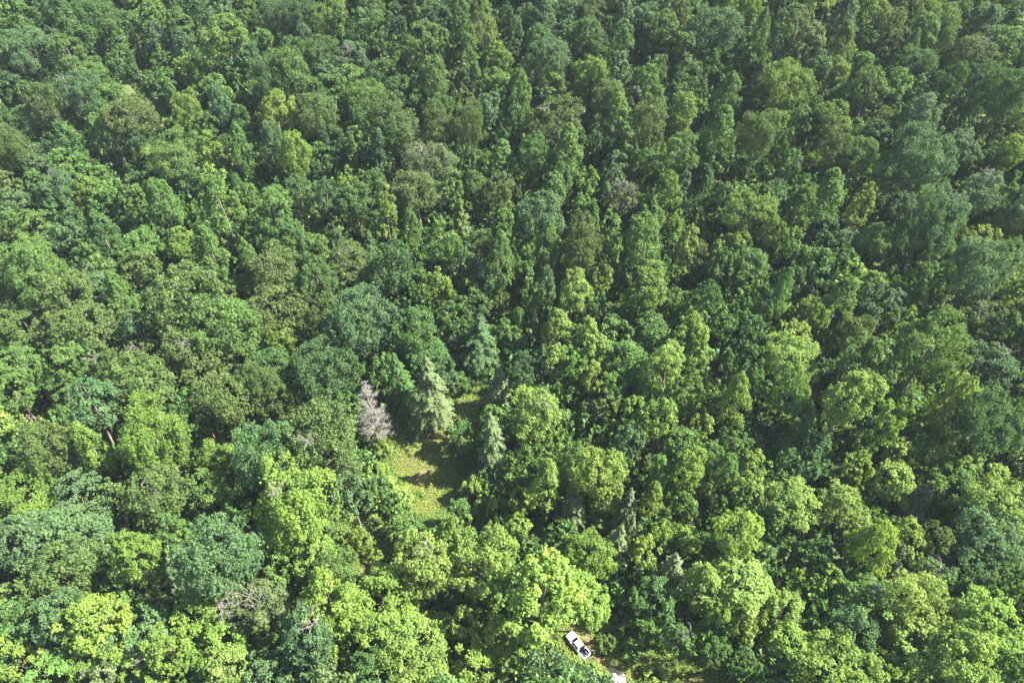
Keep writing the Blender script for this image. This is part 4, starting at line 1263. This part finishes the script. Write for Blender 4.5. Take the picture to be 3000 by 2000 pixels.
items = []
for i, (kind, x, y, sx, sz, c) in enumerate(REST):
    rng = np.random.default_rng(7000 + i)
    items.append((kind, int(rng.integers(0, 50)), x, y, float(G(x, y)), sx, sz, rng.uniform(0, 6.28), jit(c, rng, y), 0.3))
rest = link(bpy.data.objects.new("woods", soup_mesh(items, "woods", 1, 0.95, TINT)))
tag(rest, "smaller crowns filling in between the large forest trees", "woods", kind="stuff")

# forest carrying on beyond what the photograph shows
items = []
rng = np.random.default_rng(77)
TX = np.array([t[1] for t in TREES] + [t[1] for t in REST]); TY = np.array([t[2] for t in TREES] + [t[2] for t in REST])
def in_view(x, y, z, m):
    dx, dy, dz = x, y, z - 142.0
    c = math.sqrt(0.5); d = dy * c - dz * c; u = dy * c + dz * c
    return d > 1 and abs(dx / d * 2000) < 1500 + m and -1000 - m < -(u / d) * 2000 < 1000 + m
kinds_ = ["big", "mid", "mid", "fine", "tall", "small", "tall"]
cols_ = list("gglldobyLg")
for gx in np.arange(-230, 231, 11.0):
    for gy in np.arange(2, 330, 11.0):
        x = gx + rng.uniform(-4, 4); y = gy + rng.uniform(-4, 4); z = float(G(x, y)) + 14
        if in_view(x, y, z, 10): continue
        if not in_view(x, y, z, 520): continue
        if min(near(x, y, PARK), near(x, y, CLEAR)) < 5: continue
        if len(TX) and np.min(np.hypot(TX - x, TY - y)) < 6: continue
        k = kinds_[int(rng.integers(0, len(kinds_)))]
        items.append((k, int(rng.integers(0, 50)), x, y, float(G(x, y)), rng.uniform(.85, 1.15), rng.uniform(.85, 1.15), rng.uniform(0, 6.28), jit(cols_[int(rng.integers(0, len(cols_)))], rng), 0.2))
print("outer trees", len(items))
outer = link(bpy.data.objects.new("woods", soup_mesh(items, "woods", 1, 0.9, TINT)))
tag(outer, "forest continuing beyond the edges of the view", "woods", kind="stuff")

# undergrowth: leafy saplings and brush everywhere under the trees
items = []
rng = np.random.default_rng(78)
for gx in np.arange(-190, 191, 4.5):
    for gy in np.arange(14, 285, 4.5):
        x = gx + rng.uniform(-2.4, 2.4); y = gy + rng.uniform(-2.4, 2.4); z = float(G(x, y))
        if not in_view(x, y, z + 3, 60): continue
        dcl = min(near(x, y, PARK), near(x, y, CLEAR), near(x, y, GLADE), near(x, y, TRAIL))
        if -5 < dcl < 0 and rng.random() < 0.8 and min(near(x, y, TRACK), near(x, y, GRAV), near(x, y, TRAIL), near(x, y, STRIP)) > 0.8 and math.hypot(x - TRUCK[0], y - TRUCK[1]) > 5:
            for q in range(3):
                s = rng.uniform(0.10, 0.30); x2 = x + rng.uniform(-2, 2); y2 = y + rng.uniform(-2, 2)
                if near(x2, y2, STRIP) < 0.8 or near(x2, y2, TRACK) < 0.8: continue
                items.append(("shrub", int(rng.integers(0, 50)), x2, y2, float(G(x2, y2)), s, s * 0.9, rng.uniform(0, 6.28), jit("YLYLyl"[int(rng.integers(0, 6))], rng), 0.05))
        if dcl < -0.5 or min(near(x, y, TRACK), near(x, y, GRAV), near(x, y, TRAIL)) < 1.2: continue
        if dcl < 2.5 and math.hypot(x - TRUCK[0], y - TRUCK[1]) < 6: continue
        s = rng.uniform(0.65, 1.35) if dcl > 5 else rng.uniform(0.25, 0.6)
        if dcl < 5:
            items.append(("shrub", int(rng.integers(0, 50)), x, y, z, s, s * 0.8, rng.uniform(0, 6.28), jit("yLLLll"[int(rng.integers(0, 6))], rng), 0.10)); continue
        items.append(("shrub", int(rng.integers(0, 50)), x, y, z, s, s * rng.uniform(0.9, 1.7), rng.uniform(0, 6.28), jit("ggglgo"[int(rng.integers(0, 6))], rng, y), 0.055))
print("undergrowth", len(items))
ug = link(bpy.data.objects.new("undergrowth", soup_mesh(items, "undergrowth", 1, 0.9, TINT)))
tag(ug, "leafy saplings and brush covering the forest floor", "undergrowth", kind="stuff")

# young trees under and between the big crowns
items = []
rng = np.random.default_rng(79)
for gx in np.arange(-190, 191, 7.5):
    for gy in np.arange(14, 285, 7.5):
        x = gx + rng.uniform(-3.5, 3.5); y = gy + rng.uniform(-3.5, 3.5); z = float(G(x, y))
        if not in_view(x, y, z + 6, 60): continue
        if min(near(x, y, PARK), near(x, y, CLEAR), near(x, y, GLADE), near(x, y, TRAIL)) < 5 or rng.random() < 0.35: continue
        k = ["small", "small", "tall", "mid", "conifer"][int(rng.integers(0, 5))]
        s = rng.uniform(0.6, 0.95) * {"small": 1.0, "tall": 0.62, "mid": 0.62, "conifer": 0.5}[k]
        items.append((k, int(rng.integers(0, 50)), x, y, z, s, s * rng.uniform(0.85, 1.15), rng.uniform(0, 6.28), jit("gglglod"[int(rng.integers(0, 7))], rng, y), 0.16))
print("young trees", len(items))
yt = link(bpy.data.objects.new("undergrowth", soup_mesh(items, "undergrowth", 1, 0.9, TINT)))
tag(yt, "young trees filling the gaps under the forest canopy", "undergrowth", kind="stuff")

# grass and weeds in the clearings
def grass():
    rng = np.random.default_rng(11)
    Ps, Cs = [], []
    for line, dens, mg in ((CLEAR, 60, 4.0), (GLADE, 50, 6.0), (PARK, 60, 3.0)):
        A = np.array(line); x0, y0 = A[:, 0].min() - 12, A[:, 1].min() - 12; x1, y1 = A[:, 0].max() + 12, A[:, 1].max() + 12
        n = int((x1 - x0) * (y1 - y0) * dens)
        x = rng.uniform(x0, x1, n); y = rng.uniform(y0, y1, n)
        d = near(x, y, line)
        bare = np.minimum(near(x, y, TRACK), near(x, y, GRAV))
        worn = near(x, y, STRIP)
        patch = np.sin(x * 0.9 + 1.3 * np.sin(y * 0.5)) * np.sin(y * 0.7 + np.sin(x * 0.6))
        ok = (d < mg) & (bare > rng.uniform(-0.5, 0.35, n)) & ((worn > 0) | (rng.random(n) < 0.6)) & (rng.random(n) < 0.75 + 0.25 * patch)
        ok &= ~((np.abs((x - TRUCK[0]) * math.cos(TRUCK[2]) + (y - TRUCK[1]) * math.sin(TRUCK[2])) < 2.9) & (np.abs(-(x - TRUCK[0]) * math.sin(TRUCK[2]) + (y - TRUCK[1]) * math.cos(TRUCK[2])) < 1.0))
        x, y, d, patch = x[ok], y[ok], d[ok], patch[ok]
        edge = np.clip((d + 2.0) / 3.5, 0, 1)
        h = rng.uniform(0.05, 0.35, len(x)) + edge * rng.uniform(0.1, 0.9, len(x)) + 0.35 * np.clip(patch, 0, 1) * rng.random(len(x))
        Ps.append(np.stack([x, y, G(x, y) + h], 1))
        lush = np.clip(edge * 0.7 + 0.42 + 0.3 * patch + rng.normal(0, 0.15, len(x)), 0, 1)[:, None]
        dry = np.array([0.24, 0.205, 0.06]); yel = np.array([0.22, 0.255, 0.04]); grn = np.array([0.115, 0.20, 0.03])
        c = np.where(lush < 0.5, dry + (yel - dry) * lush * 2, yel + (grn - yel) * (lush * 2 - 1))
        Cs.append(c)
    P = np.concatenate(Ps); C3 = np.concatenate(Cs)
    N = rng.normal(size=P.shape) * 0.6 + np.array([0, 0, 0.7])
    V, F = leaves(P, N, 0.34, rng, 0.4)
    me = mesh_np("grass", V, F, TINT, np.clip(rng.normal(0.5, 0.17, len(F)), 0, 1))
    a = me.attributes.new("tint", 'FLOAT_COLOR', 'FACE')
    a.data.foreach_set("color", np.concatenate([C3, np.ones((len(C3), 1))], 1).astype(np.float32).ravel())
    o = link(bpy.data.objects.new("grass", me))
    tag(o, "yellow green grass and weeds growing in the clearings", "grass", kind="stuff")
    print("grass", len(F))
grass()

# ------------------------------------------------------------------ the pickup truck (x forward, y to its left, wheels on z = 0)
PAINT = simple_mat("white_paint", (0.80, 0.80, 0.80), 0.25, coat=0.8)
GLASS = simple_mat("dark_glass", (0.008, 0.011, 0.012), 0.12, spec=0.35)
LINER = simple_mat("bed_liner", (0.030, 0.034, 0.042), 0.8, noise=0.35, nscale=4.0, spec=0.2)
RUBBER = simple_mat("rubber", (0.02, 0.02, 0.02), 0.85)
RIM = simple_mat("rim_metal", (0.55, 0.55, 0.56), 0.35, metal=0.9)
CHROME = simple_mat("chrome", (0.6, 0.6, 0.6), 0.25, metal=1.0)
TRIM = simple_mat("black_trim", (0.025, 0.025, 0.028), 0.6)
LENS = simple_mat("lamp_lens", (0.75, 0.76, 0.78), 0.1, coat=1.0)
RED = simple_mat("red_lens", (0.45, 0.02, 0.02), 0.15, coat=1.0)
PALE = simple_mat("white_plastic", (0.75, 0.74, 0.72), 0.5)

def loft(name, rings, mat, parent, bevel=0.03, seg=2, closed=True, smooth=True):
    bm = bmesh.new(); R = [[bm.verts.new(p) for p in r] for r in rings]; k = len(rings[0])
    for a, b in zip(R[:-1], R[1:]):
        for i in range(k):
            bm.faces.new((a[i], a[(i + 1) % k], b[(i + 1) % k], b[i]))
    if closed:
        bm.faces.new(list(reversed(R[0]))); bm.faces.new(R[-1])
    bmesh.ops.recalc_face_normals(bm, faces=bm.faces)
    if bevel:
        es = [e for e in bm.edges if len(e.link_faces) == 2 and e.calc_face_angle(0) > 0.45]
        bmesh.ops.bevel(bm, geom=es, offset=bevel, segments=seg, profile=0.6, affect='EDGES', clamp_overlap=True)
    me = bpy.data.meshes.new(name); bm.to_mesh(me); bm.free(); me.materials.append(mat)
    if smooth:
        me.polygons.foreach_set("use_smooth", [True] * len(me.polygons)); me.set_sharp_from_angle(angle=math.radians(40))
    return link(bpy.data.objects.new(name, me), parent)

def box(name, x0, x1, y0, y1, z0, z1, mat, parent, bevel=0.02):
    r = lambda x: [(x, y0, z0), (x, y1, z0), (x, y1, z1), (x, y0, z1)]
    return loft(name, [r(x0), r(x1)], mat, parent, bevel)

def sect(x, w, zb, zs, zt, wt):
    """body cross-section: half width w up to the shoulder zs, drawn in to wt at zt"""
    return [(x, -w * .94, zb), (x, w * .94, zb), (x, w, (zb + zs) / 2), (x, w * .985, zs), (x, wt, zt), (x, -wt, zt), (x, -w * .985, zs), (x, -w, (zb + zs) / 2)]

def panel(name, pts, mat, parent, thick=0.012):
    """a flat pane with thickness, corners given in order; pushed outwards from the body"""
    P = [Vector(p) for p in pts]; n = (P[1] - P[0]).cross(P[2] - P[0]).normalized()
    return loft(name, [[tuple(p - n * thick) for p in P], [tuple(p + n * 0.004) for p in P]], mat, parent, 0.0, smooth=False)

def build_truck(x, y, ang):
    r = link(bpy.data.objects.new("pickup_truck", None)); r.location = (x, y, float(G(x, y)) + 0.05); r.rotation_euler = (0, 0, ang); r.scale = (0.97, 0.97, 0.97)
    tag(r, "white crew-cab pickup truck parked on the dirt track below the trees", "pickup truck")
    # lower body from nose to the back of the cab
    loft("body", [sect(2.86, .80, .50, .86, .95, .70), sect(2.80, .90, .42, .95, 1.06, .80), sect(2.3, .97, .40, 1.0, 1.12, .86), sect(1.35, .985, .38, 1.04, 1.16, .88),
                  sect(1.25, .985, .38, 1.06, 1.14, .90), sect(-.95, .985, .38, 1.08, 1.14, .91)], PAINT, r, 0.035)
    hood = loft("hood", [[(2.74, -.70, 1.06), (2.74, .70, 1.06), (2.70, .64, 1.10), (2.70, -.64, 1.10)], [(2.2, -.82, 1.13), (2.2, .82, 1.13), (2.2, .76, 1.19), (2.2, -.76, 1.19)],
                         [(1.46, -.84, 1.16), (1.46, .84, 1.16), (1.48, .78, 1.225), (1.48, -.78, 1.225)]], PAINT, r, 0.02)
    # cab above the belt line
    cab = loft("cab", [[(1.42, -.84, 1.13), (1.42, .84, 1.13), (-.93, .86, 1.13), (-.93, -.86, 1.13)], [(.50, -.63, 1.78), (.50, .63, 1.78), (-.80, .64, 1.80), (-.80, -.64, 1.80)],
                       [(.30, -.54, 1.85), (.30, .54, 1.85), (-.66, .55, 1.87), (-.66, -.55, 1.87)]], PAINT, r, 0.03)
    panel("windshield", [(1.35, .76, 1.18), (1.35, -.76, 1.18), (.55, -.61, 1.745), (.55, .61, 1.745)], GLASS, r)
    panel("rear_window", [(-.93, -.70, 1.24), (-.93, .70, 1.24), (-.83, .58, 1.70), (-.83, -.58, 1.70)][::-1], GLASS, r)
    for s in (1, -1):
        f = lambda z: .862 - (z - 1.13) * .325
        q = [(1.08, s * f(1.17), 1.17), (.18, s * f(1.17), 1.17), (.18, s * f(1.70), 1.70), (.56, s * f(1.70), 1.70)]
        q2 = [(.06, s * f(1.17), 1.17), (-.72, s * f(1.17), 1.17), (-.66, s * f(1.70), 1.70), (.06, s * f(1.70), 1.70)]
        for w in (q, q2):
            panel("side_window", w[::-1] if s > 0 else w, GLASS, r)
        for xa, xb in ((1.12, .13), (.10, -.86)):
            d = box("door", min(xa, xb), max(xa, xb), s * .975 if s > 0 else -.998, .998 if s > 0 else s * .975, .46, 1.04, PAINT, r, 0.008)
            box("handle", min(xa, xb) + .08, min(xa, xb) + .28, .998 if s > 0 else -1.03, 1.03 if s > 0 else -.998, .93, .97, TRIM, d, 0.006)
        # wing mirror
        loft("mirror", [[(1.02, s * .98, 1.14), (1.14, s * .98, 1.14), (1.14, s * .98, 1.30), (1.02, s * .98, 1.30)], [(1.0, s * 1.2, 1.15), (1.12, s * 1.2, 1.15), (1.12, s * 1.2, 1.31), (1.0, s * 1.2, 1.31)]], PAINT, r, 0.02)
        box("headlight", 2.66, 2.865, min(s * .60, s * .84), max(s * .60, s * .84), .78, .94, LENS, r, 0.02)
        box("tail_light", -2.93, -2.85, min(s * .86, s * .97), max(s * .86, s * .97), .72, 1.06, RED, r, 0.015)
        # bed side
        y0, y1 = (.84, .985) if s > 0 else (-.985, -.84)
        box("bed_side", -2.86, -.965, y0, y1, .40, 1.14, PAINT, r, 0.03)
    bl = box("bed_liner", -2.80, -.99, -.838, .838, .50, .60, LINER, r, 0.005)
    box("bulkhead", -1.02, -.965, -.838, .838, .60, 1.12, LINER, r, 0.01)
    for k in range(9):
        yy = -.72 + k * .18
        box("rib", -2.74, -1.04, yy - .03, yy + .03, .60, .618, LINER, bl, 0.003)
    tg = box("tailgate", -2.90, -2.82, -.835, .835, .58, 1.13, PAINT, r, 0.02)
    box("handle", -2.925, -2.905, -.12, .12, .96, 1.02, TRIM, tg, 0.005)
    box("rear_bumper", -3.10, -2.90, -.93, .93, .46, .66, TRIM, r, 0.04)
    box("front_bumper", 2.80, 2.96, -.92, .92, .44, .66, CHROME, r, 0.04)
    g = box("grille", 2.80, 2.885, -.56, .56, .70, .93, TRIM, r, 0.01)
    for k in range(3):
        box("slat", 2.887, 2.90, -.54, .54, .735 + k * .07, .755 + k * .07, CHROME, g, 0.003)
    for wx in (1.85, -1.80):
        for s in (1, -1):
            w = link(bpy.data.objects.new("wheel", None), r); w.location = (wx, s * .86, .38)
            n = 28
            prof = [(.23, -.12), (.33, -.13), (.375, -.10), (.38, 0), (.375, .10), (.33, .13), (.23, .12)]
            rings = [[(rad * math.cos(2 * math.pi * i / n), yy, rad * math.sin(2 * math.pi * i / n)) for i in range(n)] for rad, yy in prof]
            loft("tyre", rings + [rings[0]], RUBBER, w, 0, closed=False)
            pr = [(.02, .10), (.16, .115), (.23, .13), (.235, .10), (.235, -.10)]
            rr = [[(rad * math.cos(2 * math.pi * i / n), s * yy, rad * math.sin(2 * math.pi * i / n)) for i in range(n)] for rad, yy in pr]
            loft("rim", rr, RIM, w, 0)
            a = [math.pi * i / 12 for i in range(13)]
            arch = loft("fender_flare", [[(wx + .47 * math.cos(t), s * .985, .40 + .44 * math.sin(t)) for t in a] + [(wx + .43 * math.cos(t), s * .985, .40 + .40 * math.sin(t)) for t in reversed(a)],
                                   [(wx + .47 * math.cos(t), s * 1.01, .40 + .44 * math.sin(t)) for t in a] + [(wx + .43 * math.cos(t), s * 1.01, .40 + .40 * math.sin(t)) for t in reversed(a)]], TRIM, r, 0, smooth=False)
            housing = loft("wheel_well", [[(wx + .41 * math.cos(t), s * .9875, .40 + .38 * math.sin(t)) for t in a], [(wx + .41 * math.cos(t), s * .991, .40 + .38 * math.sin(t)) for t in a]], RUBBER, r, 0, smooth=False)
    M = r.matrix_basis.copy()
    def at(px, py, pz):
        c, s_ = math.cos(ang), math.sin(ang)
        return (x + px * c - py * s_, y + px * s_ + py * c, r.location[2] + pz)
    # things lying in the bed
    b = link(bpy.data.objects.new("bucket", None)); b.location = at(-2.2, -.52, .62); tag(b, "dark round tub with a pale rim in the truck bed", "tub")
    n = 24; cr = lambda R, z: [(R * math.cos(2 * math.pi * i / n), R * math.sin(2 * math.pi * i / n), z) for i in range(n)]
    loft("shell", [cr(.20, 0), cr(.27, .46), cr(.255, .46), cr(.19, .03)], TRIM, b, 0)
    loft("rim", [cr(.265, .44), cr(.305, .45), cr(.305, .49), cr(.265, .49), cr(.262, .465)] + [cr(.265, .44)], PALE, b, 0, closed=False)
    b = link(bpy.data.objects.new("toolbox", None)); b.location = at(-1.35, -.42, .62); b.rotation_euler = (0, 0, ang + .25); tag(b, "small dark toolbox behind the cab in the truck bed", "toolbox")
    box("case", -.16, .16, -.28, .28, 0, .26, TRIM, b, 0.02); box("lid", -.165, .165, -.285, .285, .262, .31, LINER, b, 0.01); box("handle", -.02, .02, -.10, .10, .312, .35, CHROME, b, 0.008)
    b = link(bpy.data.objects.new("water_jug", None)); b.location = at(-1.30, -.70, .62 + .0); tag(b, "white plastic jug against the cab side of the truck bed", "jug")
    c2 = lambda R, z: [(R * math.cos(2 * math.pi * i / 16) * 1.1, R * math.sin(2 * math.pi * i / 16), z) for i in range(16)]
    loft("jug_body", [c2(.10, 0), c2(.125, .04), c2(.125, .30), c2(.09, .38), c2(.04, .42), c2(.04, .47)], PALE, b, 0)
    loft("cap", [c2(.045, .472), c2(.045, .51)], RED, b, 0)
build_truck(*TRUCK)


# ------------------------------------------------------------------ air
if 5e-05 > 0:
    m, n, l = new_mat("haze")
    out = n.new("ShaderNodeOutputMaterial"); pv = n.new("ShaderNodeVolumePrincipled")
    pv.inputs["Color"].default_value = (0.78, 0.88, 1.0, 1); pv.inputs["Density"].default_value = 5e-05; pv.inputs["Anisotropy"].default_value = 0.0
    l.new(pv.outputs[0], out.inputs["Volume"])
    bm = bmesh.new(); bmesh.ops.create_cube(bm, size=1.0)
    bmesh.ops.scale(bm, vec=(860, 800, 240), verts=bm.verts); bmesh.ops.translate(bm, vec=(0, 230, 240 / 2 - 6), verts=bm.verts)
    me = bpy.data.meshes.new("haze"); bm.to_mesh(me); bm.free(); me.materials.append(m)
    tag(link(bpy.data.objects.new("haze", me)), "thin bluish air over the forest", "haze", kind="stuff")
